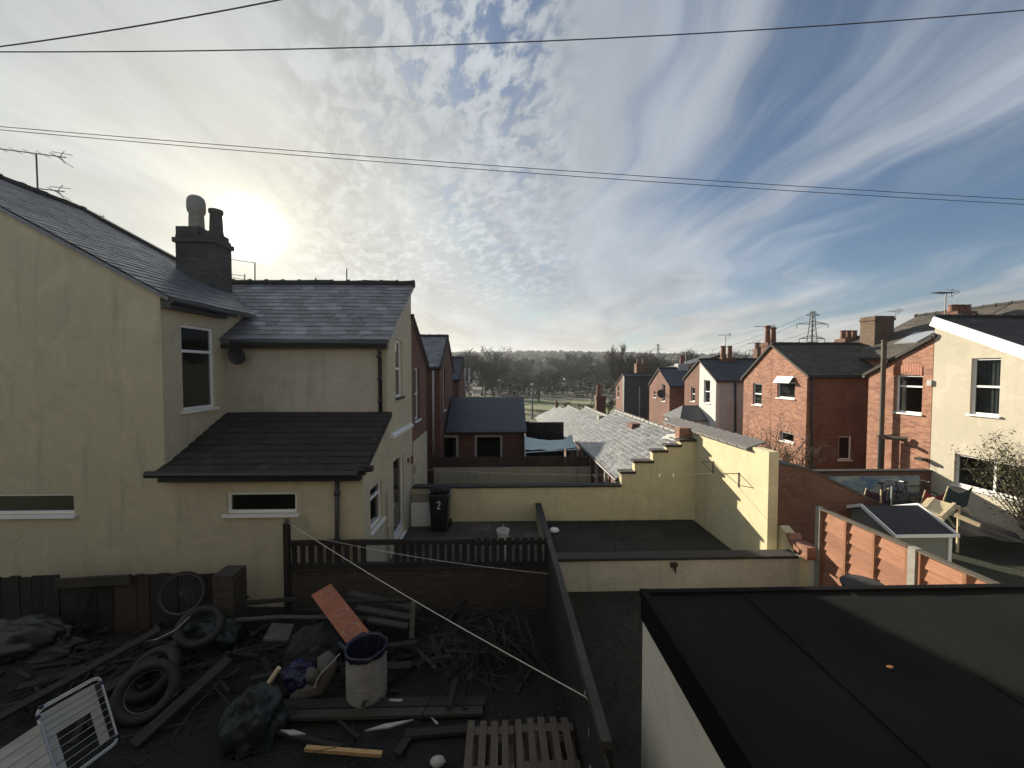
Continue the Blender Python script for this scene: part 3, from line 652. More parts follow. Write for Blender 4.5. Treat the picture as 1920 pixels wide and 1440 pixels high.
# ------------------------------------------------------------------ terraces: one half outrigger + its main block
def terr(label, side, Xf, Xm, Xr, Xb, Yc, dn, w, W, zr, ze, Zr, Ze, wm='red_brick', rm='old_tile', holes=(), zb=-2.0, sidem=None, styles=(), verge='coping', sholes=(), group=None, ridgem='coping', roofm2=None, curt=()):
    """side +1: face looks to -X, -1: face looks to +X.  dn -1: half nearer than Yc, +1: farther."""
    t = thing('terraced_house', label, 'house', ((Xf + Xm) / 2, Yc + dn * W / 2, 0), group)
    e = .004; Ya = Yc + dn * e; Yw = Yc + dn * w; YW = Yc + dn * (W - e); inw = (side, 0); out = (-side, 0)
    lo, hi = min(Ya, Yw), max(Ya, Yw)
    zl, zh = (ze, zr) if dn < 0 else (zr, ze)
    mb = MB(); wall(mb, (Xf, 0), (0, 1), inw, [(lo, zb), (hi, zb), (hi, zh), (lo, zl)], holes)
    if not sidem or True:
        x0, x1 = sorted((Xf + side * .22, Xm)); ms = MB()
        wall(ms, (0, Yw), (1, 0), (0, -dn), [(x0, zb), (x1, zb), (x1, ze - .02), (x0, ze - .02)], sholes)
        ms.build('side_wall' if sidem else 'wall', sidem or wm, t)
    x0, x1 = sorted((Xf + side * .22, Xm)); 
    y0, y1 = sorted((Ya, Ya + dn * .1)); (mb if not sidem else mb).box(x0, x1, y0, y1, zb, zr - .1)
    # main block
    lo2, hi2 = min(Ya, YW), max(Ya, YW)
    x0, x1 = sorted((Xm, Xb)); 
    for yy, s in ((lo2, 1), (hi2, -1)):
        pts = sorted([(Xm, Ze), (Xr, Zr), (Xb, Ze + .1)]); wall(mb, (0, yy), (1, 0), (0, s), [(x0, zb), (x1, zb), (x1, pts[2][1] - .04), (pts[1][0], pts[1][1] - .04), (x0, pts[0][1] - .04)], [], .2)
    a, b = sorted((Xm, Xm + side * .2)); mb.box(a, b, lo2 + .2, hi2 - .2, zb, Ze - .1)
    a, b = sorted((Xb, Xb - side * .2)); mb.box(a, b, lo2 + .2, hi2 - .2, zb, Ze - .1)
    mb.build('wall', wm, t)
    r = MB(); s2 = (Zr - Ze) / abs(Xr - Xm); eo = .2
    slab(r, (Xm - side * eo, lo2, Ze - s2 * eo), (Xr, lo2, Zr), (Xr, hi2, Zr), (Xm - side * eo, hi2, Ze - s2 * eo), .08)
    s3 = (Zr - Ze - .1) / abs(Xb - Xr)
    slab(r, (Xr, lo2, Zr), (Xb + side * eo, lo2, Ze + .1 - s3 * eo), (Xb + side * eo, hi2, Ze + .1 - s3 * eo), (Xr, hi2, Zr), .08)
    courses(r, (Xm - side * eo, lo2, Ze - s2 * eo + .002), (Xm - side * eo, hi2, Ze - s2 * eo + .002), (Xr, hi2, Zr + .002), (Xr, lo2, Zr + .002), .24, .30, seed=int(Yc * 11)) if Yc < 22 and side > 0 else None
    r.build('roof', roofm2 or rm, t)
    r = MB(); s4 = (zr - ze) / w; Ye = Yw + dn * .15; zee = ze - s4 * .15 + .05; xi = Xm + side * max(.1, (zr + .05 - Ze) / s2); xe = Xm + side * max(.0, (zee - Ze) / s2)
    fo = Xf - side * .08
    slab(r, (fo, Ya, zr + .05), (xi, Ya, zr + .05), (xe, Ye, zee), (fo, Ye, zee), .07)
    courses(r, (fo, Ye, zee + .002), (xe, Ye, zee + .002), (xi, Ya, zr + .052), (fo, Ya, zr + .052), .24, .30, seed=int(Yc * 10)) if Yc < 30 else None
    r.build('roof', rm, t)
    MB().plank((fo + side * .03, Ya, zr + .03), (fo + side * .03, Ye, zee - .02), .10, .10).build('verge', verge, t)
    ridge(t, (fo, Ya, zr + .08), (xi, Ya, zr + .08), ridgem, .09); ridge(t, (Xr, lo2, Zr + .03), (Xr, hi2, Zr + .03), ridgem, .10)
    MB().tube([(fo, Ye - dn * .02, zee - .06), (Xm, Ye - dn * .02, zee - .08)], .055, 8).build('gutter', 'dark_metal', t)
    for i, hh in enumerate(holes):
        window(t, (Xf, 0), (0, 1), out, hh, styles[i] if i < len(styles) else 'sash', .07, curtain=curt[i] if i < len(curt) else None)
    for hh in sholes: window(t, (0, Yw), (1, 0), (0, dn), hh, 'plain', .05)
    return t
def hx(x0, y0, x1, y1, X):     # an opening on the plane X from two corners in the photograph
    a = UX(x0, y0, X); b = UX(x1, y1, X); ym = sorted((a.y, b.y)); 
    za = UX(x0, y0, X).z; zb_ = UX(x0, y1, X).z
    return (ym[0], ym[1], min(za, zb_), max(za, zb_))
# left row, going away
h2 = terr('dark red brick house with cream painted lower wall, joined behind the cream house', -1, XS, XM, XR, XB, 11.59, 1, 2.15, 3.8, 6.0, 4.75, 8.05, 5.4, 'dark_brick', 'slate', holes=[hx(777, 690, 787, 790, XS)], styles=['sash'])
MB().obox((XS, 0), (0, 1), (1, 0), 11.60, 13.72, -1.5, 2.38, .002, .03).build('wall', 'cream_render', h2)
h3 = terr('brick house in the left row with tall pale drainpipe, behind the cream house', -1, XS, XM, XR, XB, 19.13, -1, 2.3, 3.75, 6.1, 4.7, 7.6, 5.2, 'dark_brick', 'slate', holes=[hx(831, 690, 835, 770, XS)])
pipe(h3, [U(812, 690, 16.75), U(812, 852, 16.75)], 'dull_white', .05)
h4 = terr('narrow dark roofed house just behind the brick one with the tall pale pipe', -1, XS, XM, XR, XB, 19.14, 1, 2.2, 3.75, 5.95, 4.5, 7.3, 5.0, 'dark_brick', 'slate')
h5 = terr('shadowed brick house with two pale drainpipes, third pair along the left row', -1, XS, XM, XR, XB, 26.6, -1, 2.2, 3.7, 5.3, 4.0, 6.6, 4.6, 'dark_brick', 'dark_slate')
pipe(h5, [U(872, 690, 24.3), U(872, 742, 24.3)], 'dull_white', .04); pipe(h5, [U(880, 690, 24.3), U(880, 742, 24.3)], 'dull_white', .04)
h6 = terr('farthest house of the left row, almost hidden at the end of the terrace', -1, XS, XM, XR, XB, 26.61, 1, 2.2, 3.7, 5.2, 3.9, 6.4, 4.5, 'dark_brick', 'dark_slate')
# right row
XF, XMR, XRR, XBR = 14.0, 17.6, 21.6, 26.0
Yc1 = 12.25
r1 = terr('cream rendered house at the right edge with white barge board and curtained window', 1, XF, XMR, XRR, XBR, Yc1, -1, 2.9, 4.6, 6.15, 4.72, 7.35, 5.3, 'beige_render', 'old_tile',
          holes=[hx(1822, 672, 1873, 776, XF), (UX(1925, 850, XF).y - .25, UX(1790, 850, XF).y, UX(1790, 908, XF).z, UX(1790, 850, XF).z)], styles=['sash', 'double'], curt=['curtain', None], verge='white_plastic')
v0 = Vector((XF - .10, Yc1 + .0, 6.10)); v1 = Vector((XF - .10, Yc1 - 3.05, 4.58)); MB().plank(v0, v1, .05, .30).build('barge_board', 'white_plastic', r1)
r2 = terr('orange brick house half with arched brick over its white window, joined to the cream house', 1, XF, XMR, XRR, XBR, Yc1 + .01, 1, 2.2, 3.75, 5.55, 4.38, 7.30, 5.2, 'bright_brick', 'mossy_tile', holes=[hx(1680, 703, 1728, 772, XF)], styles=['top'])
hh = hx(1676, 686, 1730, 703, XF); mb = MB(); n = 11
for k in range(n):
    s0 = hh[0] + (hh[1] - hh[0]) * k / n; mb.obox((XF, 0), (0, 1), (-1, 0), s0 + .006, s0 + (hh[1] - hh[0]) / n - .006, hh[2] + .04 - .10 * abs(k - 5) / 5 + .05, hh[3] + .05 - .08 * abs(k - 5) / 5, 0, .02)
mb.build('brick_arch', 'orange_board', r2)
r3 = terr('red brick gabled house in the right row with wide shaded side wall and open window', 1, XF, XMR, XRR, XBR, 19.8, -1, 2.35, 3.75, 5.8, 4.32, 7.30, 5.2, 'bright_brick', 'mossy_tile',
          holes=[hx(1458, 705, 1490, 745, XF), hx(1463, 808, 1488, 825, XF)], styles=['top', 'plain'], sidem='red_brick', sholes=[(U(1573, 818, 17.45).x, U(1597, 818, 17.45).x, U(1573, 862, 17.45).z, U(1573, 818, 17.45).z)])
pipe(r3, [U(1522, 706, 17.35), U(1522, 880, 17.35)], 'dark_metal', .045)
r4 = terr('far half of the red brick gable, with a narrow two pane window', 1, XF, XMR, XRR - .3, XBR, 19.81, 1, 2.3, 3.7, 5.8, 4.1, 6.45, 5.0, 'bright_brick', 'old_tile', holes=[hx(1412, 718, 1428, 758, XF)], styles=['sash'], curt=['green_blind'])
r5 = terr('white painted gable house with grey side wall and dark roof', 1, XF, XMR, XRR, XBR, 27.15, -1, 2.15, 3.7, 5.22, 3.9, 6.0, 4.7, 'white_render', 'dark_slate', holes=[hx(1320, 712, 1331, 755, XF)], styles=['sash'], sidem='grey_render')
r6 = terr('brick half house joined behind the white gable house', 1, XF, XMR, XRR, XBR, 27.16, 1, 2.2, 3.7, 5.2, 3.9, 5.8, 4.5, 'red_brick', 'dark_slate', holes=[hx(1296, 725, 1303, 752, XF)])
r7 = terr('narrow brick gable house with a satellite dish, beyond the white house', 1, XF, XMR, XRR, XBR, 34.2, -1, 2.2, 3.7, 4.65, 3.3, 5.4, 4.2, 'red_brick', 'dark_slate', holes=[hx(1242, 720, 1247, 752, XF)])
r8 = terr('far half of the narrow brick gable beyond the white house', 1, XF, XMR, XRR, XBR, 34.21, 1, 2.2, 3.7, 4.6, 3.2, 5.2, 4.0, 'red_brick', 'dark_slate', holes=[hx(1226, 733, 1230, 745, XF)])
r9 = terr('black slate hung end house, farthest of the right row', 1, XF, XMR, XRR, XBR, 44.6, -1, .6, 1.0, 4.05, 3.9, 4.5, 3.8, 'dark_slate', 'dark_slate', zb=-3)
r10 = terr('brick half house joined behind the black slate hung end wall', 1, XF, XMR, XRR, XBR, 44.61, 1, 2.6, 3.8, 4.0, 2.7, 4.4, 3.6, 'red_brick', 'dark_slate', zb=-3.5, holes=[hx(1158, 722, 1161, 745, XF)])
pipe(r5, [U(1379, 718, 24.9), U(1379, 815, 24.9)], 'black_plastic', .06)
pipe(r9, [U(1199, 725, 43.8), U(1199, 790, 43.8)], 'dull_white', .06)
# open top light of the brick gable
hh = hx(1458, 705, 1490, 718, XF); MB().hexa([(XF - .05, hh[0] + .03, hh[3]), (XF - .05, hh[1] - .03, hh[3]), (XF - .03, hh[1] - .03, hh[3]), (XF - .03, hh[0] + .03, hh[3])],
    [(XF - .27, hh[0] + .03, hh[2] + .02), (XF - .27, hh[1] - .03, hh[2] + .02), (XF - .25, hh[1] - .03, hh[2] + .02), (XF - .25, hh[0] + .03, hh[2] + .02)]).build('open_sash', 'white_plastic', r3)
# ground floor porch of the white house
mb = MB(); A0 = UX(1343, 790, XF)
po = MB().box(12.2, 14.0, 26.0, 28.6, -2, U(1290, 788, 26).z)
po.build('wall', 'white_render', r5)
zt = U(1290, 788, 26).z; mb = MB(); slab(mb, (12.0, 25.8, zt), (14.0, 25.8, zt), (14.0, 27.3, zt + .9), (12.9, 27.3, zt + .9), .06); slab(mb, (12.9, 27.3, zt + .9), (14.0, 27.3, zt + .9), (14.0, 28.8, zt), (12.0, 28.8, zt), .06); mb.prism([(12.0, 25.8, zt), (12.9, 27.3, zt + .9), (12.0, 28.8, zt)], (0.02, 0, -.05)); mb.build('roof', 'dark_slate', r5)
# skylight, chimneys of the right row
sk = U(1727, 606, 17.2); t_ = MB(); s2 = (7.3 - 5.2) / 4.0
def onroof(x, dz=.0): return 5.2 + (x - XMR) * s2 + dz
slab(t_, (18.6, 17.0, onroof(18.6, .07)), (19.6, 17.0, onroof(19.6, .07)), (19.6, 18.0, onroof(19.6, .07)), (18.6, 18.0, onroof(18.6, .07)), .05); t_.build('skylight', 'silver_tube', r3)
c = U(1641, 592, 19.0); d = U(1677, 592, 19.0); chimney(r3, c.x, d.x, 19.0, 19.8, 5.0, c.z, 'stack_brick', 0)
c = U(1440, 642, 22.2); d = U(1468, 642, 22.2); chimney(r4, c.x, d.x - .2, 22.2, 22.8, 4.0, c.z, 'dark_brick', 2, .85, .14, pothts=[1.0, .9])
c = U(1548, 638, 24.0); d = U(1578, 638, 24.0); chimney(r4, c.x, d.x, 22.6, 23.3, 4.5, c.z, 'dark_brick', 3, .5, .14)
c = U(1337, 672, 28.0); d = U(1361, 672, 28.0); chimney(r5, c.x, d.x, 26.8, 27.5, 3.5, c.z, 'dark_brick', 2, .85, .15)
c = U(1269, 682, 34.2); d = U(1288, 682, 34.2); chimney(r7, c.x, d.x, 33.9, 34.6, 3, c.z, 'grey_render', 1, .7, .16)
c = U(1191, 682, 46); d = U(1211, 682, 46); chimney(r10, c.x, d.x, 45.5, 46.3, 2, c.z, 'dark_brick', 2, .6, .16)
c = U(1408, 660, 36); d = U(1430, 660, 36); 
rb = thing('terraced_house', 'low roofed house with two short pots showing over the white house roof', 'house', (c.x, 37, 0))
z0 = U(1410, 664, 36).z
mb = MB().box(17.7, 25, 34, 41, -2, z0 - 1.2); mb.build('wall', 'dark_brick', rb)
mb = MB(); slab(mb, (17.5, 38.05, z0 - 1.2), (21.5, 38.05, z0), (21.5, 41, z0), (17.5, 41, z0 - 1.2)); slab(mb, (21.5, 38.05, z0), (25, 38.05, z0 - 1.2), (25, 41, z0 - 1.2), (21.5, 41, z0)); mb.build('roof', 'dark_slate', rb)
chimney(rb, U(1420, 655, 38.3).x, U(1436, 655, 38.3).x, 38.3, 39, z0 - 1, U(1430, 654, 38.3).z, 'dark_brick', 2, .6, .2)
# pots over the right roofs
chimney(r3, U(1796, 580, 16.1).x, U(1832, 580, 16.1).x, 16.1, 16.7, 5.2, U(1800, 583, 16.1).z, 'dark_brick', 3, .30, .15)
# fittings on the brick half
ps = UX(1745, 718, XF); MB().obox((XF, 0), (0, 1), (-1, 0), ps.y - .07, ps.y + .07, ps.z - .09, ps.z + .09, 0, .06).build('alarm_box', 'dull_white', r2)
p = UX(1735, 860, XF); t = thing('floodlight', 'small black floodlight on the orange brick wall near the cream corner', 'light', (XF, p.y, p.z)); MB().obox((XF, 0), (0, 1), (-1, 0), p.y - .12, p.y + .12, p.z - .05, p.z + .03, .04, .26).build('lamp_head', 'black_plastic', t); MB().obox((XF, 0), (0, 1), (-1, 0), p.y - .03, p.y + .03, p.z - .04, p.z + .02, 0, .06).build('bracket', 'black_plastic', t)
# vent pipes on the brick half
pp = U(1658, 640, 13.7); mb = MB().tube([(pp.x, 13.7, -.5), (pp.x, 13.7, pp.z)], .075, 10); mb.tube([(pp.x, 13.7, pp.z), (pp.x, 13.7, pp.z + .05)], .09, 10)
t = thing('vent_pipe', 'tall grey brown vent pipe rising in front of the brick half house', 'pipe', (pp.x, 13.7, -.5)); mb.build('pipe', 'weathered_wood', t)
q = U(1650, 818, 13.6); MB().tube([(q.x, 13.55, q.z), (q.x, 13.35, q.z), (q.x + .25, 12.9, q.z + .02)], .07, 8).build('side_branch', 'weathered_wood', t)
MB().tube([(q.x + .02, 13.56, q.z - .02), (q.x + .02, 13.56, q.z - 2.6)], .09, 8).build('lower_pipe', 'black_plastic', t)
q = U(1708, 818, 12.8)
MB().tube([U(1645, 818, 13.4), U(1700, 818, 13.4)], [.055, .06], 8).tube([U(1700, 818, 13.4), U(1709, 818, 13.4)], [.085, .06], 8).build('cross_pipe', 'weathered_wood', t)

# ------------------------------------------------------------------ middle: outhouses, brick annexe, walls
XE_, XRD = 3.57, 5.8
secs = [(11.76, 19.6, 2.45, 1.17), (19.62, 26.6, 1.98, .75), (26.62, 33.5, 1.45, .25), (33.52, 40, .85, -.3)]
ols = ['nearest slate roofed outhouse, its roof sloping up to the stepped yellow wall', 'second slate roofed outhouse from the stepped yellow wall', 'third slate roofed outhouse, with the small dark stack behind it', 'farthest and lowest of the slate roofed outhouses']
outs = []
for i, (ya, yb, zr, ze) in enumerate(secs):
    t = thing('outhouse', ols[i], 'outhouse', (4.7, (ya + yb) / 2, 0), 'low outhouses in the middle of the yards'); outs.append(t)
    mb = MB(); wall(mb, (0, ya), (1, 0), (0, 1), [(XE_ + .12, -3), (XRD + 2.1, -3), (XRD + 2.1, ze - .15), (XRD, zr - .08), (XE_ + .12, ze - .05)]); wall(mb, (0, yb), (1, 0), (0, -1), [(XE_ + .12, -3), (XRD + 2.1, -3), (XRD + 2.1, ze - .15), (XRD, zr - .08), (XE_ + .12, ze - .05)])
    mb.box(XRD + 1.9, XRD + 2.1, ya + .22, yb - .22, -3, ze - .15); mb.box(XE_ + .12, XE_ + .3, ya + .22, yb - .22, -3, ze - .1)
    mb.build('wall', 'dark_brick', t)
    # roof sheet with a slight sag and uneven courses
    mb = MB(); nx, ny = 14, 30
    for j in range(ny + 1):
        for k in range(nx + 1):
            u = k / nx; v = j / ny; x = XE_ + (XRD - XE_) * u; y = ya + (yb - ya) * v
            mb.v.append((x, y, ze + (zr - ze) * u - .05 * math.sin(PI * u) * math.sin(PI * v) + .018 * noise.noise(Vector((x * 1.3, y * 1.3, i)))))
    for j in range(ny):
        for k in range(nx): q = j * (nx + 1) + k; mb.f.append((q, q + 1, q + nx + 2, q + nx + 1))
    o = len(mb.v); mb.v += [(v[0], v[1], v[2] - .06) for v in mb.v[:o]]
    for j in range(ny):
        for k in range(nx): q = o + j * (nx + 1) + k; mb.f.append((q, q + nx + 1, q + nx + 2, q + 1))
    for j in range(ny): a = j * (nx + 1); mb.f.append((a, a + nx + 1, a + nx + 1 + o, a + o))
    for k in range(nx): a = k; mb.f.append((a, a + o, a + 1 + o, a + 1))
    slab(mb, (XRD, ya, zr), (XRD + 2.2, ya, ze - .15), (XRD + 2.2, yb, ze - .15), (XRD, yb, zr), .06)
    mb.build('roof', 'outhouse_slate', t)
    mb = MB(); courses(mb, (XE_ - .03, yb, ze - .0), (XE_ - .03, ya, ze - .0), (XRD, ya, zr + .005), (XRD, yb, zr + .005), .17, .24, .010, seed=10 + i, jit=1.6); mb.build('slates', 'outhouse_slate', t)
    ridge(t, (XRD, ya, zr + .02), (XRD, yb, zr + .02), 'coping_tile', .08)
    MB().tube([(XE_ - .04, ya, ze - .05), (XE_ - .04, yb, ze - .05)], .05, 8).build('gutter', 'dark_metal', t)
mb = MB()
for k in range(5): mb.plank((XE_ + .02, 11.9 + k * 1.3, 1.08), (XE_ + .02, 11.9 + k * 1.3, -1.2), .10, .08, up=(0, 1, 0))
mb.build('post', 'dull_white', outs[0])
q = U(1197, 815, 15.5); chimney(outs[0], q.x - .28, q.x + .28, 15.4, 16.0, 1.2, q.z + .45, 'dark_brick', 0)
mb = MB(); mb.prism([U(1176, 818, 15.3), U(1198, 820, 15.1), U(1194, 827, 14.8), U(1175, 821, 15.0)], (0, 0, .04)); mb.build('flashing', 'lead', outs[0])
mb = MB(); A = [(5.15, 11.85), (5.75, 11.85), (5.75, 13.0), (5.3, 13.2)]
mb.add([(x, y, 1.17 + (x - XE_) * (2.45 - 1.17) / (XRD - XE_) + .035) for x, y in [(5.05, 11.78), (5.72, 11.78), (5.72, 12.5), (5.60, 12.9), (5.35, 12.9), (5.45, 12.4), (5.2, 12.2)]], [tuple(range(7))]); mb.build('flashing', 'lead', outs[0])
q = U(1117, 760, 27.5); chimney(outs[1], q.x - .32, q.x + .32, 26.0, 26.5, 0.5, U(1117, 742, 26).z, 'dark_brick', 0)
MB().lathe([(.18, 0), (.14, .7), (.16, .75)], (q.x - .1, 26.25, U(1117, 742, 26).z), 12).build('chimney_pot', 'pot_clay', outs[1])
q = U(1042, 765, 40); chimney(outs[3], q.x - .25, q.x + .25, 39, 39.5, -1, U(1042, 766, 39).z, 'dark_brick', 1, .7, .14)
q = U(1109, 782, 24.5)
MB().box(q.x - .35, q.x + .35, 21.2, 21.8, .6, U(1100, 780, 21.2).z).build('stack_base', 'concrete', outs[1])

def lay_coping(mb, x0, x1, y0, y1, z, t=.06, o=.05): mb.box(x0 - o, x1 + o, y0 - o, y1 + o, z, z + t)
# back wall, stepped up to the corner, and the tall sunlit side wall: one structure of wall
YB = 11.5
bw = thing('yard_wall', 'yellow painted yard wall across the back, stepping up to the tall sunlit side wall', 'wall', (1.5, YB, 0))
mb = MB(); XX = U(1165, 912, YB).x; ztop = U(1000, 914, YB).z
mb.box(XS + .004, XX, YB, YB + .22, -.6, ztop)
steps = [(1190, 888), (1224, 868), (1250, 848), (1276, 838), (1305, 828)]; prev = XX; zz = []
mc = MB(); mc.box(XS + .01, XX, YB - .04, YB + .26, ztop + .003, ztop + .055)
for px, py in steps:
    p = U(px, py, YB); mb.box(prev, p.x, YB, YB + .22, -.6, p.z); mc.box(prev - .05, p.x + .03, YB - .05, YB + .27, p.z + .003, p.z + .07); prev = p.x
XW = prev; zw = 2.62
print('XW', XW, 'ztop', ztop)
nseg = 8; Yn = UX(1442, 852, XW).y
mb.box(XW, XW + .22, Yn, YB + .24, -.6, zw)
mb.box(XW + .0, XW + .22, Yn, Yn + .55, zw, zw + .10)
mb.build('wall', 'yellow_render', bw)
mc.build('coping', 'coping', bw)
ct = MB(); y = YB + 2.2
while y > Yn + .60:
    y1 = y - .40; ct.hexa([(XW - .10, y1 + .035, zw + .02), (XW + .34, y1 + .035, zw + .18), (XW + .34, y, zw + .18), (XW - .10, y, zw + .02)],
            [(XW - .10, y1 + .035, zw + .06), (XW + .34, y1 + .035, zw + .21), (XW + .34, y, zw + .24), (XW - .10, y, zw + .09)]); y = y1
ct.build('coping_tiles', 'coping_tile', bw)
MB().box(XW, XW + .22, YB + .245, YB + 2.2, -1, zw - .0).build('brickwork', 'bright_brick', bw)
MB().box(XW - .40, XW - .002, YB + .24, YB + .5, zw - .6, zw + .12).build('brickwork', 'bright_brick', bw)
# brackets and hooks on the sunlit wall
for i, (px, py, l) in enumerate(((1338, 866, 'rusty iron clothes line bracket on the yellow wall, nearer its far corner'), (1386, 888, 'rusty iron clothes line bracket in the middle of the sunlit yellow wall'))):
    p = UX(px, py, XW); t = tag(MB().tube([(XW, p.y, p.z), (XW - .36, p.y, p.z + .0)], .010, 6).tube([(XW - .015, p.y, p.z + .03), (XW - .015, p.y, p.z - .34)], .011, 6).tube([(XW - .34, p.y, p.z), (XW - .015, p.y, p.z - .28)], .007, 6).build('bracket', 'dark_metal'), l, 'bracket', 'iron brackets on the yellow wall')
# clothes line with pegs
cl = thing('washing_line', 'thin washing line with pegs strung across the yard above the back wall', 'washing line', (0, 10.5, 1.6))
A = Vector((XS + .02, 11.2, 1.75)); B = UX(1386, 886, XW - .3)
pts = []
A = U(800, 878, 10.9); B = U(1340, 888, 9.9); A.x = XS + .0
for k in range(25): q = A.lerp(B, k / 24); q.z -= .10 * math.sin(PI * k / 24); pts.append(q)
MB().tube(pts, .005, 5).build('line', 'rope', cl)
for k in (3, 6, 7, 9, 10, 12, 14, 15, 17, 18, 20, 21): p = pts[k]; MB().box(p.x - .007, p.x + .007, p.y - .012, p.y + .012, p.z - .06, p.z + .02).build('peg', random.choice(['dull_white', 'tarp_blue', 'cream_wood']), cl)
# low wall between the patio and the right hand yard
dv = thing('low_wall', 'low pale divider wall between patio and empty yard, with a dark coping', 'wall', (1.1, 9.8, 0))
MB().box(1.03, 1.16, 8.05, 11.49, -.1, .50).build('wall', 'rough_render', dv); MB().box(1.01, 1.18, 8.03, 11.49, .502, .55).build('coping', 'coping', dv)
# front low wall of the right yard
fw_ = thing('painted_brick_wall', 'long low cream painted brick wall with black coping in front of the empty yard', 'wall', (3.6, 7.9, 0))
xr = U(1530, 1045, 7.8).x; zf = U(1200, 1050, 7.8).z
MB().box(1.0, xr, 7.8, 8.02, -.1, zf).build('wall', 'white_brick', fw_); MB().box(.98, xr - .12, 7.76, 8.06, zf + .003, zf + .06).build('coping', 'coping', fw_)
p = U(1265, 1055, 7.76); mb = MB(); mb.blob((p.x, 7.75, p.z - .04), (.07, .03, .05), 3); mb.tube([(p.x, 7.76, p.z), (p.x + .02, 7.75, p.z - .22)], [.025, .012], 6); mb.tube([(p.x - .06, 7.76, p.z), (p.x - .07, 7.75, p.z - .1)], [.02, .01], 6); mb.build('ivy_stub', 'black_plastic', fw_)
# right end: broken yellow wall pieces
MB().box(5.95, 6.02, 7.9, 8.01, 0, .1)
bk = thing('broken_wall', 'broken yellow wall end with exposed brick coping between yard wall and fence', 'wall', (6.0, 8.2, 0))
a0 = UX(1445, 985, 6.05)
mb = MB(); Xq = 6.15
pr = [UX(1442, 990, Xq), UX(1462, 985, Xq), UX(1478, 1004, Xq), UX(1484, 1022, Xq), UX(1500, 1038, Xq)]
pts = [(Xq, p.y, p.z) for p in pr] + [(Xq, pr[-1].y, -.1), (Xq, pr[0].y, -.1)]
mb.prism(pts, (.2, 0, 0)); mb.build('wall', 'yellow_render', bk)
mb = MB()
for a_, b_ in zip(pr[2:], pr[3:]): mb.plank((Xq + .1, a_.y, a_.z + .05), (Xq + .1, b_.y, b_.z + .05), .26, .09)
mb.box(Xq - .0, Xq + .24, 7.55, 7.9, zf + .07, zf + .32); mb.build('brickwork', 'bright_brick', bk)
# brick outbuilding behind the sunlit wall
ob = thing('brick_outbuilding', 'brown brick outbuilding with a sloping top between the yellow wall and the grey shed', 'outbuilding', (7.4, 9.5, 0))
yo = Yn + .35; mb = MB(); xq0 = XW + .24
pA = U(1447, 868, yo); pB = U(1517, 882, yo); pC = U(1652, 947, yo); pD = U(1740, 990, yo)
wall(mb, (0, yo), (1, 0), (0, 1), [(xq0, -.1), (pD.x, -.1), (pD.x, pD.z), (pB.x, pB.z), (xq0, pA.z)])
mb.build('wall', 'red_brick', ob)
mb = MB(); slab(mb, (pB.x, yo - .02, pB.z + .05), (pD.x, yo - .02, pD.z + .05), (pD.x, yo + 1.9, pD.z + .0), (pB.x, yo + 1.9, pB.z + .0), .05); slab(mb, (xq0, yo - .02, pA.z + .05), (pB.x, yo - .02, pB.z + .05), (pB.x, yo + 1.9, pB.z), (xq0, yo + 1.9, pA.z), .05); mb.build('roof', 'mossy_tile', ob)
MB().box(xq0, pD.x - .02, yo + 1.6, yo + 1.8, -.1, .9).build('wall', 'red_brick', ob)
# mural screen
mu = thing('painted_screen', 'garden wall with a washed out blue and green painted panel below the brick half house', 'wall', (11, 12.3, 0))
a = U(1480, 886, 12.2); b = U(1757, 886, 12.2); c = U(1728, 893, 12.1)
MB().box(a.x, b.x, 12.2, 12.35, -.1, a.z).build('wall', 'dark_brick', mu); MB().box(U(1556, 890, 12.15).x, c.x, 12.15, 12.19, .1, c.z).build('panel', 'mural', mu)
MB().box(a.x, b.x + .02, 12.16, 12.40, a.z + .003, a.z + .05).build('coping', 'coping', mu)
# second yard wall + dark fence behind the back wall
sw = thing('rendered_yard_wall', 'pale rendered wall with board fence on top, second wall behind the back yard', 'wall', (0, 15.2, 0))
z2 = U(900, 877, 15.2).z; xa = XS; xb = U(1108, 877, 15.2).x
MB().box(xa, xb, 15.2, 15.4, -1.5, z2).build('wall', 'rough_render', sw)
mb = MB(); x = xa + .02; z3 = U(900, 857, 15.25).z
while x < xb - .1: mb.box(x, x + .115, 15.27 + .02 * (int(x * 8) % 2), 15.30 + .02 * (int(x * 8) % 2), z2 + .003, z3 + random.uniform(-.02, .02)); x += .12
mb.box(xa + .02, xb, 15.32, 15.36, z2 + .06, z2 + .12); mb.build('board_fence', 'panel_brown', sw)
# brick annexe with dark roof
an = thing('brick_annexe', 'single storey dark brick annexe with dark tiled roof and a wide grey framed window', 'building', (-.8, 20, -.8))
ya = 18.0; xl = XS + .1; xr2 = U(983, 810, ya).x; zt = U(900, 806, ya).z
w1 = U(890, 816, ya); w1b = U(942, 860, ya); w2_ = U(824, 816, ya); w2b = U(860, 860, ya)
mb = MB(); wall(mb, (0, ya), (1, 0), (0, 1), [(xl, -3), (xr2, -3), (xr2, zt), (xl, zt)], [(w1.x, w1b.x, w1b.z - .3, w1.z), (w2_.x, w2b.x, w2b.z - 1, w2_.z)])
mb.box(xr2 - .2, xr2, ya + .22, ya + 4.5, -3, zt); mb.box(xl, xr2, ya + 4.5, ya + 4.7, -3, zt)
mb.build('wall', 'dark_brick', an)
window(an, (0, ya), (1, 0), (0, -1), (w1.x, w1b.x, w1b.z - .3, w1.z), 'plain', .04, .10, fm='dull_white'); dd = window(an, (0, ya), (1, 0), (0, -1), (w2_.x, w2b.x, w2b.z - 1, w2_.z), 'plain', .04, .12, fm='dull_white')
zr_ = U(900, 745, ya + 2.3).z; mb = MB(); xr3 = U(982, 745, ya + 2.3).x; xl3 = XS + .05
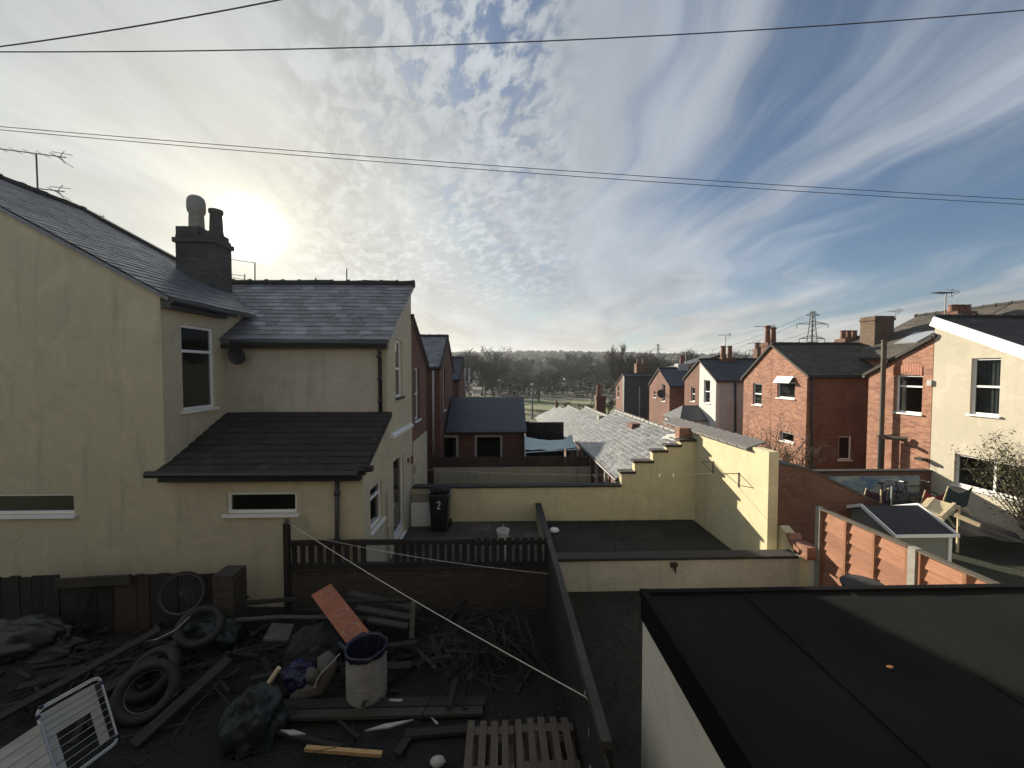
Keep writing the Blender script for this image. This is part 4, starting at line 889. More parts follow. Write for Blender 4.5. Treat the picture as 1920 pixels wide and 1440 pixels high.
slab(mb, (xl - .0, ya - .2, zt - .05), (xr2 + .1, ya - .2, zt - .05), (xr2 + .1, ya + 2.3, zr_), (xl3, ya + 2.3, zr_), .1); slab(mb, (xl3, ya + 2.3, zr_), (xr2 + .1, ya + 2.3, zr_), (xr2 + .1, ya + 4.9, zt), (xl, ya + 4.9, zt), .1)
mb.prism([(xr2 - .1, ya, zt - .02), (xr2 - .1, ya + 4.7, zt - .02), (xr2 - .1, ya + 2.3, zr_ - .11)], (.1, 0, 0))
mb.build('roof', 'dark_slate', an); MB().tube([(xl, ya - .24, zt - .08), (xr2 + .1, ya - .24, zt - .08)], .06, 8).build('gutter', 'dark_metal', an)
pipe(an, [(xr2 - .05, ya - .1, zt - .1), (xr2 - .05, ya - .1, -1.5)], 'dark_metal', .05)
# pale blue tarpaulin canopy
mb = MB(); n1, n2 = 18, 8; c00 = U(984, 818, 17.6); c10 = U(1072, 822, 17.4); c01 = U(984, 842, 16.4); c11 = U(1083, 838, 16.4)
for j in range(n2 + 1):
    for k in range(n1 + 1):
        u = k / n1; v = j / n2; p = c00.lerp(c10, u).lerp(c01.lerp(c11, u), v); p.z += -.12 * math.sin(PI * u) * (1 - .3 * v) + .05 * noise.noise(Vector((u * 5, v * 4, 1))) + (.16 if (u > .9 and v < .2) else 0)
        mb.v.append(tuple(p))
for j in range(n2):
    for k in range(n1): q = j * (n1 + 1) + k; mb.f.append((q, q + 1, q + n1 + 2, q + n1 + 1))
t = thing('tarpaulin_canopy', 'pale blue tarpaulin stretched on poles beside the slate outhouse roofs', 'canopy', (c01.x + 1, 17, -1)); mb.build('sheet', 'tarp_blue', t, smooth=True)
mb = MB(); 
for p in (c00, c10, c01, c11): mb.tube([p, (p.x, p.y, -1.2)], .03, 6)
mb.tube([c01 - Vector((0, 0, .15)), c11 - Vector((0, 0, .1))], .03, 6); mb.build('pole', 'silver_tube', t)
# dark shed clutter between annexe and outhouses
mb = MB(); p0 = U(985, 790, 22.0); mb.box(p0.x, XE_ - .1, 21.5, 21.7, -2, U(1000, 792, 21.5).z)
for k in range(9): x = p0.x + k * .28; mb.box(x, x + .16, 21.4, 21.46, -2, U(1000, 790 + k * 4, 21.4).z)
tag(mb.build('board_fence', 'black_wood'), 'ragged black board fence between the brick annexe and the farther outhouses', 'fence')

# ------------------------------------------------------------------ near yard boundaries
YF = 7.25
sf = thing('slat_fence', 'black slatted timber fence on the dark brick wall, cream house wall showing through its gaps', 'fence', (-1.6, YF, .8))
xL = U(538, 1010, YF).x + .06; xR = U(1028, 1010, YF).x; zT = U(700, 1012, YF).z; zB = U(700, 1064, YF).z; xmid = U(885, 1010, YF).x
mb = MB().box(xL, xmid, YF - .03, YF + .02, zT - .09, zT).box(xL, xR, YF - .03, YF + .02, zB, zB + .09).box(xmid + .01, xR, YF + .021, YF + .05, zT - .14, zT - .06); mb.build('rail', 'black_wood', sf)
x = xL + .01; i = 0; gap0 = U(693, 1020, YF).x; gap1 = U(711, 1020, YF).x; gap2 = U(722, 1020, YF).x; gap3 = U(736, 1020, YF).x
while x < xR - .06:
    w = .095 + random.uniform(-.012, .012)
    if not (gap0 - .05 < x < gap1 or gap2 - .04 < x < gap3 - .02):
        hz2 = zT + (.03 if x > xmid else -.01) + random.uniform(-.012, .012); mb = MB().box(x, x + w, YF + .022 if x < xmid else YF - .055, YF + .042 if x < xmid else YF - .032, zB + .0 + random.uniform(-.02, .03), hz2)
        mb.build('slat', 'black_wood', sf)
    x += w + (.066 if x < U(735, 1010, YF).x else .045 + random.uniform(-.01, .012)); i += 1
fp = thing('fence_post', 'dark round topped post with cord tied to it at the cream house corner', 'post', (-4.1, YF, 0)); q = U(539, 975, YF)
MB().box(q.x - .045, q.x + .045, YF - .08, YF + .02, 0, q.z - .04).build('post', 'black_wood', fp)
MB().tube([(q.x, YF - .03, q.z - .04), (q.x, YF - .03, q.z + .03)], [.05, .035], 8).build('cap', 'weathered_wood', fp)
yw = thing('dark_brick_wall', 'sooty low brick wall under the black slatted fence', 'wall', (-1.6, YF + .1, 0))
MB().box(xL, xR + .1, YF - .02, YF + .2, -.05, zB - .04).build('wall', 'yard_brick', yw)
mb = MB(); mb.box(xL, xR + .1, YF - .06, YF + .24, zB - .037, zB + -.004); mb.build('coping', 'coping', yw)
# divider running towards the viewer
dw = thing('divider_fence', 'weathered capped fence of black upright boards running from the slatted fence towards the viewer', 'fence', (.9, 5, 0))
zD = 1.28; mb = MB(); y = 7.4; k = 0
while y > 3.05: mb.box(.86, .885, y - .115, y, 0, zD - .04 + random.uniform(-.01, .01)); y -= .12
mb.build('boards', 'black_wood', dw)
mb = MB(); y = 7.5
while y > 3.2:
    y2 = y - random.uniform(.5, .8); mb.hexa([(.84 + random.uniform(-.01, .01), y2, zD), (.95, y2, zD), (.95, y - .004, zD), (.84, y - .004, zD)], [(.85, y2, zD + .07), (.94, y2, zD + .07 + random.uniform(-.01, .01)), (.94, y - .004, zD + .07), (.85, y - .004, zD + .07 + random.uniform(-.01, .01))]); y = y2
mb.build('cap_rail', 'weathered_plank', dw)
mb = MB()
for y in (7.3, 5.6, 3.9): mb.box(.89, .97, y - .08, y, 0, zD - .01)
mb.box(.887, .92, 3.1, 7.4, .4, .48); mb.box(.887, .92, 3.1, 7.4, 1.0, 1.08); mb.build('post', 'dark_plank', dw)
# cords
cr = tag(MB().tube([U(541, 980, YF - .1).lerp(U(1100, 1308, 3.78), k / 20) - Vector((0, 0, .06 * math.sin(PI * k / 20))) for k in range(21)] + [U(1108, 1330, 3.75), U(1104, 1370, 3.7), U(1110, 1420, 3.65), U(1105, 1450, 3.6)], .006, 6).tube([U(1096, 1303, 3.8), U(1098, 1294, 3.8), U(1103, 1296, 3.8), U(1102, 1310, 3.78)], .005, 5).build('clothes_line', 'rope'), 'white cord from the dark post down to the near end of the divider fence', 'cord')
A = U(600, 1010, YF - .1); B = U(1032, 1076, 7.0); tag(MB().tube([A.lerp(B, k / 12) - Vector((0, 0, .07 * math.sin(PI * k / 12))) for k in range(13)] + [B + Vector((.03, -.05, -.04))], .005, 5).build('clothes_line', 'rope'), 'thin white cord sagging in front of the slatted fence', 'cord')

# left board fence in front of the gable wall
lf = thing('board_fence', 'dark ramshackle board fence with a brick end pier in front of the cream gable wall', 'fence', (-6, 6.75, 0)); YL = 6.7
def seg(px0, px1, py, m, pyb=1200): 
    a = U(px0, py, YL); b = U(px1, py, YL); mb = MB(); x = a.x
    while x < b.x - .02:
        w = min(random.uniform(.12, .2), b.x - x); mb.box(x, x + w - .008, YL + random.uniform(0, .02), YL + .045, 0, a.z + random.uniform(-.02, .02)); x += w
    return mb.build('panel', m, lf)
seg(-60, 108, 1084, 'dark_plank'); seg(110, 210, 1088, 'dark_plank'); seg(211, 278, 1080, 'panel_brown'); seg(279, 400, 1078, 'black_wood')
a = U(105, 1094, YL - .06); b = U(245, 1086, YL - .06); MB().plank(a, b, .05, .16).build('rail', 'weathered_plank', lf)
a = U(402, 1077, 6.55); b = U(440, 1077, 6.55); MB().box(a.x, b.x, 6.5, 6.85, 0, a.z).build('pier', 'yard_brick', lf)
p0 = U(173, 1120, YL - .05); p1 = U(130, 1230, YL - .3); MB().plank(U(178, 1105, YL - .05), U(120, 1240, YL - .35), .02, .09).build('brace', 'dark_plank', lf)

# ------------------------------------------------------------------ flat roofed extension, right foreground
ex = thing('flat_roof_extension', 'flat roofed extension in the right foreground with black felt roof and white side wall', 'extension', (4, 2, 0))
c0 = UZ(1199, 1110, 2.3); x0 = c0.x; yk = c0.y
MB().box(x0 + .025, 12, -.25, yk - .03, 0, 2.30 - .255).build('wall', 'off_white', ex)
mb = MB(); mb.box(x0 + .01, 12.05, -.28, yk - .01, 2.047, 2.28); mb.build('fascia', 'felt_black', ex)
mb = MB(); nx, ny = 110, 44
for j in range(ny + 1):
    for k in range(nx + 1):
        x = x0 + .05 + (12 - x0) * k / nx; y = -.2 + (yk + .16) * j / ny; mb.v.append((x, y, 2.302 + .006 * noise.noise(Vector((x * 4, y * 3, 8))) * (1 if 0 < j < ny and 0 < k < nx else 0) + .008 * noise.noise(Vector((x * .8, y * .9, 5)))))
for j in range(ny):
    for k in range(nx): q = j * (nx + 1) + k; mb.f.append((q, q + 1, q + nx + 2, q + nx + 1))
mb.build('roof', 'roof_felt', ex, smooth=True)
mb = MB(); mb.box(x0, x0 + .07, -.28, yk, 2.27, 2.335); mb.box(x0 + .07, 12.05, yk - .06, yk, 2.27, 2.330); 
mb.build('felt_edge', 'felt_black', ex)
for sx_ in (1.0, 2.05): MB().box(x0 + sx_, x0 + sx_ + .05, 0, yk - .07, 2.296, 2.313).build('felt_seam', 'roof_felt', ex)
p = UZ(1668, 1250, 2.34); mb = MB(); mb.blob(p, (.024, .012, .008), 3, .3); tag(mb.build('leaf_scrap', 'orange_peel', smooth=True), 'tiny orange scrap lying on the black flat roof', 'litter')
# unseen terrace behind the camera, added to block sky light; render for neutral bounce
oh = thing('unseen_house', 'unseen back wall of the terrace the view is taken from, added to block sky light', 'house', (0, -4, 0))
MB().box(-14, 14, -8, -.3, 0, 7.0).build('wall', 'rough_render', oh)
mb = MB(); slab(mb, (-14, -.1, 6.95), (14, -.1, 6.95), (14, -4.2, 9.2), (-14, -4.2, 9.2)); slab(mb, (-14, -4.2, 9.2), (14, -4.2, 9.2), (14, -8.3, 6.9), (-14, -8.3, 6.9)); mb.build('roof', 'slate', oh)

# ------------------------------------------------------------------ orange fence on the right
of = thing('panel_fence', 'orange brown waney lap panel fence with pale concrete posts lit by the sun', 'fence', (6.5, 6, 0)); XO = 6.4; ZO = 1.74
for (ya_, yb_) in ((5.86, 7.50), (3.92, 5.68)):
    mb = MB(); n = 9; hgt = ZO - .06
    for k in range(n):
        z0 = .02 + hgt * k / n; z1 = z0 + hgt / n + .02; jj = random.uniform(-.012, .012); mb.hexa([(XO - .004, ya_, z0), (XO + .012, ya_, z0), (XO + .012, yb_, z0 + jj), (XO - .004, yb_, z0 + jj)], [(XO + .024, ya_, z1), (XO + .032, ya_, z1), (XO + .032, yb_, z1 + jj), (XO + .024, yb_, z1 + jj)])
    mb.build('panel', 'fence_orange', of)
    mb = MB()
    for k in range(4):
        y = ya_ + (yb_ - ya_) * k / 3; mb.box(XO - .03, XO - .002, y - .022, y + .022, .02, ZO - .02)
    mb.build('batten', 'fence_post_wood', of); MB().box(XO - .045, XO + .06, ya_ - .01, yb_ + .01, ZO - .018, ZO + .012).build('cap_rail', 'weathered_wood', of)
for y in (7.56, 5.77, 3.86): MB().box(XO - .05, XO + .06, y - .055, y + .055, 0, ZO + .02).build('post', 'concrete', of)
MB().box(XO + .0, XO + .05, 7.62, 7.78, 0, 1.0)
# dark lid behind the flat roof
a = U(1585, 1092, 6.2)
t = thing('water_butt', 'dark grey lidded water butt standing at the foot of the orange fence', 'water butt', (U(1625, 1095, 6.0).x, 6.0, 0)); bx = U(1622, 1095, 6.0)
MB().lathe([(.26, 0), (.28, .5), (.29, bx.z - .05), (.26, bx.z - .05)], (bx.x, 6.0, 0), 20).build('body', 'dark_metal', t, smooth=True); MB().lathe([(.31, bx.z - .06), (.32, bx.z - .02), (.28, bx.z + .01), (.02, bx.z + .03), (0, bx.z + .03)], (bx.x, 6.0, 0), 20).build('lid', 'shed_felt', t)

# ------------------------------------------------------------------ grey shed
sh = thing('shed', 'small grey plastic shed with black roof and white edging behind the orange fence', 'shed', (8.6, 8.6, 0))
Xs0, Xs1 = 8.0, 9.28; ya_, yb_, yr = UX(1680, 1003, 8).y, UX(1558, 952, 8).y, UX(1617, 948, 8).y; zr_ = UX(1617, 948, 8).z; ze_ = UX(1680, 1003, 8).z - .02
mb = MB(); wall(mb, (Xs0 + .06, 0), (0, 1), (1, 0), [(ya_ + .06, 0), (yb_ - .06, 0), (yb_ - .06, ze_ - .02), (yr, zr_ - .05), (ya_ + .06, ze_ - .02)], [], .03); mb.build('gable', 'shed_grey', sh); mb = MB(); wall(mb, (Xs1 - .08, 0), (0, 1), (-1, 0), [(ya_ + .06, 0), (yb_ - .06, 0), (yb_ - .06, ze_ - .02), (yr, zr_ - .05), (ya_ + .06, ze_ - .02)], [], .03)
mb.build('gable', 'shed_grey', sh)
MB().box(Xs0 + .09, Xs1 - .11, ya_ + .06, ya_ + .09, 0, ze_ - .02).build('wall', 'shed_grey', sh); MB().box(Xs0 + .09, Xs1 - .11, yb_ - .09, yb_ - .06, 0, ze_ - .02).build('wall', 'shed_grey', sh)
mb = MB(); slab(mb, (Xs0 - .02, ya_, ze_ + .0), (Xs1, ya_, ze_), (Xs1, yr, zr_), (Xs0 - .02, yr, zr_), .02); slab(mb, (Xs0 - .02, yr, zr_), (Xs1, yr, zr_), (Xs1, yb_, ze_), (Xs0 - .02, yb_, ze_), .02); mb.build('roof', 'shed_felt', sh)
mb = MB()
for X in (Xs0 - .035, Xs1 + .0): mb.plank((X, ya_ - .02, ze_ + .0), (X, yr, zr_ + .01), .03, .07); mb.plank((X, yr, zr_ + .01), (X, yb_ + .02, ze_), .03, .07)
mb.plank((Xs0 - .05, ya_ - .02, ze_), (Xs1 + .02, ya_ - .02, ze_), .03, .06); mb.box(Xs1 - .13, Xs1 - .06, ya_ + .03, ya_ + .058, 0, ze_ - .04)
for k in (.3, .6): mb.box(Xs0 + .045, Xs0 + .058, ya_ + .3, yb_ - .3, ze_ - .1 - k * .3, ze_ - .09 - k * .3)
mb.build('trim', 'white_plastic', sh)

# ------------------------------------------------------------------ garden clutter beyond the shed
def deckchair(c, m, label, s=1.0, rot=0):
    t = thing('deck_chair', label, 'chair', c, 'folded garden chairs'); c = Vector(c); R = Matrix.Rotation(rot, 3, 'Z')
    W_ = lambda p: c + R @ (Vector(p) * s)
    n = 10; mb = MB()
    for j in range(5):
        for k in range(n + 1): u = k / n; mb.v.append(tuple(W_((-.32 + .64 * u, .10 * j / 4 - .18 * math.sin(PI * u) * 0, .45 + .55 * (1 - j / 4) - .16 * math.sin(PI * u) * (1 - j / 6)))))
    for j in range(4):
        for k in range(n): q = j * (n + 1) + k; mb.f.append((q, q + 1, q + n + 2, q + n + 1))
    mb.build('sling', m, t, smooth=True)
    for sx in (-.33, .33): MB().tube([W_((sx, .0, 1.03)), W_((sx, .25, 0))], .016, 6).tube([W_((sx, .3, .6)), W_((sx, -.2, 0))], .016, 6).build('frame', 'cream_wood', t)
p = U(1755, 940, 10.8); deckchair((p.x, 10.8, U(1755, 922, 10.8).z - .98), 'red_cloth', 'red canvas garden chair between the slatted table and the black bags'); p = U(1800, 940, 10.3); deckchair((p.x, 10.3, U(1800, 918, 10.3).z - .98), 'teal_cloth', 'dark teal canvas garden chair against the cream house wall', 1.05)
p = U(1645, 925, 10.9); deckchair((p.x, 10.9, U(1645, 918, 10.9).z - .98), 'purple_cloth', 'dark purple canvas garden chair in front of the painted screen')
for i, (px, py, r, l) in enumerate(((1685, 944, .22, 'black rubbish bag nearest the purple chair'), (1703, 941, .24, 'black rubbish bag in the middle of the heap'), (1722, 944, .21, 'black rubbish bag beside the red chair'))):
    p = U(px, py, 11.2); MBb = MB().blob((p.x, 11.2, p.z), (r, r, r * 1.3), i + 5, .45, 2.4); tag(MBb.build('rubbish_bag', 'tarp_black'), l, 'bag', 'black bags behind the shed')
for i, (px, py, m) in enumerate(((1652, 918, 'cream_wood'), (1672, 912, 'dull_white'))):
    p = U(px, py, 10.7); tag(MB().tube([(p.x, 10.7, 0), (p.x, 10.7, p.z)], .02, 6).build('garden_stake', m), ('yellowish' if i == 0 else 'white') + ' upright stake among the clutter by the painted screen', 'stake')
tb = thing('slatted_table', 'tilted cream slatted garden table top behind the shed', 'table', (10.5, 9.5, 0))
A, B, C_, D_ = U(1742, 933, 9.8), U(1798, 948, 9.2), U(1768, 975, 8.7), U(1728, 950, 9.2)
for k in range(7):
    a = A.lerp(D_, (k + .5) / 7); b = B.lerp(C_, (k + .5) / 7); MB().plank(a, b, (A - D_).length / 7 * .8, .025, up=(B - A).cross(D_ - A)).build('slat', 'cream_wood', tb)
n_ = (B - A).cross(D_ - A).normalized()
MB().plank(A.lerp(B, .15) - n_ * .03, D_.lerp(C_, .15) - n_ * .03, .06, .03, up=n_).plank(A.lerp(B, .85) - n_ * .03, D_.lerp(C_, .85) - n_ * .03, .06, .03, up=n_).build('batten', 'cream_wood', tb)
MB().tube([C_, (C_.x + .1, C_.y + .2, 0)], .03, 6).tube([B, (B.x, B.y, 0)], .03, 6).build('leg', 'cream_wood', tb)
a = U(1790, 965, 9.2); b = U(1838, 985, 8.8); tag(MB().plank(a, b, .05, .10).build('timber_rail', 'cream_wood'), 'short yellow timber rail beside the slatted table', 'timber')
# bicycles among the clutter
def bicycle(c, rot, lean, m, label):
    t = thing('bicycle', label, 'bicycle', c, 'bicycles behind the shed'); c = Vector(c); R_ = Matrix.Rotation(rot, 3, 'Z') @ Matrix.Rotation(lean, 3, 'X'); W_ = lambda x, z, y=0: c + R_ @ Vector((x, y, z)); ax = R_ @ Vector((0, 1, 0))
    for x in (-.52, .52):
        w_ = torus(W_(x, .33), .31, .02, ax, 28, 6).build('wheel', 'rubber', t, smooth=True); mb = MB()
        for k in range(12): q = 2 * PI * k / 12; mb.tube([W_(x, .33), W_(x + .3 * math.cos(q), .33 + .3 * math.sin(q))], .002, 3, False)
        mb.build('spokes', 'silver_tube', w_)
    mb = MB()
    for a, b in (((-.52, .33), (-.08, .30)), ((-.52, .33), (-.15, .80)), ((-.08, .30), (-.18, .88)), ((-.08, .30), (.36, .72)), ((-.15, .80), (.34, .82)), ((.34, .95), (.52, .33))): mb.tube([W_(*a), W_(*b)], .017, 6)
    mb.build('frame', m, t); MB().tube([W_(.30, .98, -.26), W_(.36, .98, 0), W_(.30, .98, .26)], .014, 6).build('handlebar', 'silver_tube', t); MB().blob(W_(-.19, .92), (.13, .06, .04), 1, .1, sub=2).build('saddle', 'black_plastic', t)
def torus(c, R_, r_, axis, n=40, m=12, flat=1.0):
    mb = MB(); axis = Vector(axis).normalized(); a = axis.orthogonal().normalized(); b = axis.cross(a); c = Vector(c)
    for i in range(n):
        q = 2 * PI * i / n; d = a * math.cos(q) + b * math.sin(q)
        for j in range(m): w = 2 * PI * j / m; mb.v.append(tuple(c + d * (R_ + r_ * math.cos(w)) + axis * r_ * flat * math.sin(w)))
    for i in range(n):
        for j in range(m): mb.f.append((i * m + j, ((i + 1) % n) * m + j, ((i + 1) % n) * m + (j + 1) % m, i * m + (j + 1) % m))
    return mb
p = U(1668, 935, 11.6); bicycle((p.x, 11.6, p.z - .45), .1, -.12, 'purple_cloth', 'dark purple bicycle leaning by the painted screen'); p = U(1712, 935, 11.75); bicycle((p.x, 11.75, p.z - .42), -.15, -.1, 'dark_metal', 'dark grey bicycle leaning by the painted screen, behind the black bags')
# black ground sheet
mb = MB(); A, B, C_, D_ = U(1790, 955, 10.2), U(1900, 998, 10.0), U(1925, 1020, 8.8), U(1800, 1000, 8.8); n = 10
for j in range(n + 1):
    for k in range(n + 1): p = A.lerp(B, k / n).lerp(D_.lerp(C_, k / n), j / n); p.z += .10 * noise.noise(p * 2); mb.v.append(tuple(p))
for j in range(n):
    for k in range(n): q = j * (n + 1) + k; mb.f.append((q, q + 1, q + n + 2, q + n + 1))
tag(mb.build('groundsheet', 'tarp_black', smooth=True), 'crumpled black sheet draped over the garden bed at the right', 'sheet')

# ------------------------------------------------------------------ patio things
by = 11.0; b0 = U(826, 990, by); bnm = thing('wheelie_bin', 'black wheelie bin with a white number 2, standing against the back yard wall', 'bin', (b0.x, by, 0))
zt = U(826, 930, by - .25).z; w = .27
MB().hexa([(b0.x - w * .8, by - .25, .02), (b0.x + w * .8, by - .25, .02), (b0.x + w * .8, by + .22, .02), (b0.x - w * .8, by + .22, .02)], [(b0.x - w, by - .32, zt), (b0.x + w, by - .32, zt), (b0.x + w, by + .26, zt), (b0.x - w, by + .26, zt)]).build('body', 'black_plastic', bnm, bev=.02)
MB().box(b0.x - w - .02, b0.x + w + .02, by - .35, by + .3, zt + .003, zt + .05).build('lid', 'black_plastic', bnm, bev=.015)
for s in (-1, 1): MB().tube([(b0.x + s * w * .85, by + .24, .1), (b0.x + s * (w * .85 + .05), by + .24, .1)], .1, 14).build('wheel', 'rubber', bnm)
# the number 2, as raised strokes
def stroke_two(cx, cz, y, s):
    pts = [(-.5, .55)] + [(-.5 * math.cos(a) + 0, .55 + .45 * math.sin(a)) for a in [PI * k / 8 for k in range(9)]] + [(.45, .35), (.1, -.15), (-.5, -.95), (.55, -.95)]
    P = [Vector((cx + px * s * .75, y, cz + pz * s)) for px, pz in pts]; mb = MB()
    for a, b in zip(P, P[1:]):
        if (b - a).length > 1e-4: mb.plank(a, b, .008, s * .26, up=(0, 0, 1) if abs((b - a).normalized().z) < .9 else (1, 0, 0))
    return mb
mb = stroke_two(b0.x + .0, U(826, 947, by - .3).z, by - .318, .10); mb.v = [(v[0], v[1] - .0, v[2]) for v in mb.v]; mb.build('number', 'number_white', bnm)
mb = MB().blob((b0.x, by - .05, zt + .14), (.28, .22, .10), 4, .5, 3.0, flat=zt + .053); tag(mb.build('junk_bag', 'dark_cloth'), 'crumpled dark and white bag lying on the wheelie bin lid', 'bag')
p = U(789, 985, 11.1); MBs = MB().box(U(771, 985, 11.2).x, U(807, 985, 11.2).x, 11.18, 11.24, 0, U(790, 943, 11.2).z)
tag(MBs.build('grey_board', 'white_plastic'), 'pale grey slab leaning against the wall beside the wheelie bin', 'slab')
MBs = MB().box(U(773, 985, 11.3).x, U(809, 985, 11.3).x, 11.3, 11.36, 0, U(790, 925, 11.35).z); tag(MBs.build('grey_board', 'rough_render'), 'taller dull board behind the pale grey slab, left of the bin', 'board')
p = UZ(943, 1010, 0); p = Vector((U(943, 1000, 8.9).x, 8.9, 0)); t = thing('plant_pot', 'small white plant pot with a cane, on the patio behind the slatted fence', 'plant pot', p); zz = U(943, 993, 8.9).z
MB().lathe([(.10, 0), (.12, zz * .7), (.14, zz * .9), (.15, zz), (.12, zz), (.1, zz * .6)], p, 16).build('pot', 'dull_white', t, smooth=True); MB().tube([(p.x, 8.9, .1), (p.x + .01, 8.9, zz + .12)], .012, 5).build('cane', 'dull_white', t)
p = UZ(1036, 998, 0); mb = MB().blob((p.x + .05, p.y, .06), (.13, .1, .07), 2, .5, 2.5, flat=-.008); tag(mb.build('white_object', 'white_plastic'), 'small crumpled white object on the dark yard beside the divider wall', 'bag')  # plain crumpled white lump, its identity left open

# ------------------------------------------------------------------ near yard clutter
def torus(c, R_, r_, axis, n=40, m=12, flat=1.0):
    mb = MB(); axis = Vector(axis).normalized(); a = axis.orthogonal().normalized(); b = axis.cross(a); c = Vector(c)
    for i in range(n):
        q = 2 * PI * i / n; d = a * math.cos(q) + b * math.sin(q)
        for j in range(m): w = 2 * PI * j / m; mb.v.append(tuple(c + d * (R_ + r_ * math.cos(w)) + axis * r_ * flat * math.sin(w)))
    for i in range(n):
        for j in range(m): mb.f.append((i * m + j, ((i + 1) % n) * m + j, ((i + 1) % n) * m + (j + 1) % m, i * m + (j + 1) % m))
    return mb
# bicycle wheel
c = U(341, 1113, 6.5); ax = Vector((.25, -1, .25)).normalized(); t = thing('loose_wheel', 'thin spoked bicycle wheel leaning on the dark board fence', 'wheel', (c.x, 6.5, 0))
torus(c, .33, .018, ax, 40, 8).build('tyre', 'rubber', t, smooth=True); torus(c, .306, .012, ax, 40, 6).build('rim', 'aerial_metal', t, smooth=True)
mb = MB(); aa = ax.orthogonal().normalized(); bb = ax.cross(aa)
for k in range(24): q = 2 * PI * k / 24; mb.tube([c + ax * .02 * (-1) ** k, c + (aa * math.cos(q) + bb * math.sin(q)) * .3], .002, 3, False)
mb.tube([c - ax * .04, c + ax * .04], .018, 8); mb.build('spokes', 'aerial_metal', t)
tl = ['worn black tyre standing at the front of the junk at left', 'black tyre propped behind the worn one', 'black tyre lying in the shadow right of the bicycle wheel']
for i, (px, py, Y, R_, ax) in enumerate(((275, 1296, 5.1, .29, (.3, -.75, .55)), (285, 1262, 5.45, .28, (-.1, -.6, .75)), (375, 1175, 6.1, .26, (.35, -.5, .8)))):
    c = U(px, py, Y); t = thing('tyre', tl[i], 'tyre', (c.x, Y, 0), 'old tyres'); torus(c, R_, .066, ax, 40, 12, 1.2).build('tread', 'rubber', t, smooth=True); torus(c, R_ - .06, .010, ax, 40, 6).build('bead', 'grey_slab' if i == 0 else 'dark_metal', t, smooth=True)  # front tyre's bead ring is pale grey, painting its highlight into the colour
# airer
t = thing('clothes_airer', 'white folding clothes airer with blue joints leaning at the lower left', 'clothes airer', (-4.3, 4.2, 0))
TL, TR, BR, BL = U(66, 1332, 4.0), U(186, 1266, 4.45), U(222, 1388, 4.3), U(112, 1470, 3.85)
def rrect(P, r_, off):
    pts = []; n = len(P); P = [Vector(p) + off for p in P]
    for i in range(n):
        a, b, c = P[i - 1], P[i], P[(i + 1) % n]; u = (a - b).normalized(); v = (c - b).normalized()
        for k in range(5): s = k / 4; pts.append((b + u * r_) * (1 - s) ** 2 + b * 2 * s * (1 - s) + (b + v * r_) * s * s)
    pts.append(pts[0]); return pts
nrm = (TR - TL).cross(BL - TL).normalized()
if nrm.y > 0: nrm = -nrm
MB().tube(rrect([TL, TR, BR, BL], .07, Vector()), .011, 8).build('frame', 'silver_tube', t, smooth=True)
MB().tube(rrect([TL, TR, BR, BL], .07, -nrm * .06 + Vector((.03, 0, 0))), .011, 8).build('frame', 'white_plastic', t, smooth=True)
mb = MB()
for k in range(1, 10): s = k / 10; mb.tube([TL.lerp(BL, s) + nrm * .0, TR.lerp(BR, s)], .003, 4)
mb.build('wires', 'silver_tube', t)
for P in (TL.lerp(TR, .08), TL.lerp(BL, .10), TR.lerp(BR, .12), BR.lerp(TR, .06)): MB().blob(P, (.022, .022, .022), 1, .1).build('joint', 'blue_bag', t)
# white panel with a cut-out behind it
off = -nrm * .10; P4 = [TL + off, TR + off, BR + off, BL + off]
def bil(u, v): return P4[0].lerp(P4[1], u).lerp(P4[3].lerp(P4[2], u), v)
mb = MB()
for (u0, u1, v0, v1) in ((.05, .95, .07, .42), (.05, .22, .42, 1.15), (.78, .95, .42, .92)):
    n5 = 4
    for k in range(n5):
        va = v0 + (v1 - v0) * k / n5; vb = v0 + (v1 - v0) * (k + .94) / n5
        q = [bil(u0, va), bil(u1, va), bil(u1, vb), bil(u0, vb)]; mb.hexa([p - nrm * .02 for p in q], q)
tag(mb.build('louvre_panel', 'dull_white'), 'white grooved plastic panel with a square cut out, behind the clothes airer', 'panel')
q = [U(-30, 1425, 3.7), U(72, 1358, 3.95), U(100, 1450, 3.8), U(0, 1520, 3.5)]; mb = MB(); 
for k in range(5): mb.hexa([p - Vector((0, -.02, .02)) for p in (q[0].lerp(q[3], k / 5), q[1].lerp(q[2], k / 5), q[1].lerp(q[2], (k + .94) / 5), q[0].lerp(q[3], (k + .94) / 5))], [q[0].lerp(q[3], k / 5), q[1].lerp(q[2], k / 5), q[1].lerp(q[2], (k + .94) / 5), q[0].lerp(q[3], (k + .94) / 5)])
tag(mb.build('louvre_panel', 'dull_white'), 'white grooved plastic panel at the bottom left corner, left of the airer', 'panel')
# barrel
c = U(688, 1300, 5.25); br = thing('barrel', 'dirty white open topped drum with a dark blue liner in the middle of the yard', 'barrel', (c.x, 5.25, 0)); R_ = .265; hh = .74
MB().lathe([(R_ * .9, 0), (R_ * .97, .05), (R_, .12), (R_, .3), (R_ * 1.015, .31), (R_, .33), (R_, hh - .04), (R_ * 1.03, hh - .02), (R_ * 1.03, hh), (R_ * .97, hh), (R_ * .96, .1), (0, .1)], (c.x, 5.25, 0), 40).build('body', 'barrel_white', br, smooth=False)
mb = MB(); n = 40
for i, (r_, z) in enumerate(((1.05, -.06), (1.06, .0), (1.0, .02), (.93, -.02), (.90, -.3), (.5, -.42), (0.01, -.44))):
    for k in range(n): q = 2 * PI * k / n; dd = .04 * noise.noise(Vector((math.cos(q) * 3, math.sin(q) * 3, i))) * (1 if i else 1.6); mb.v.append((c.x + R_ * (r_ + dd * .6) * math.cos(q), 5.25 + R_ * (r_ + dd * .6) * math.sin(q), hh + z + dd))
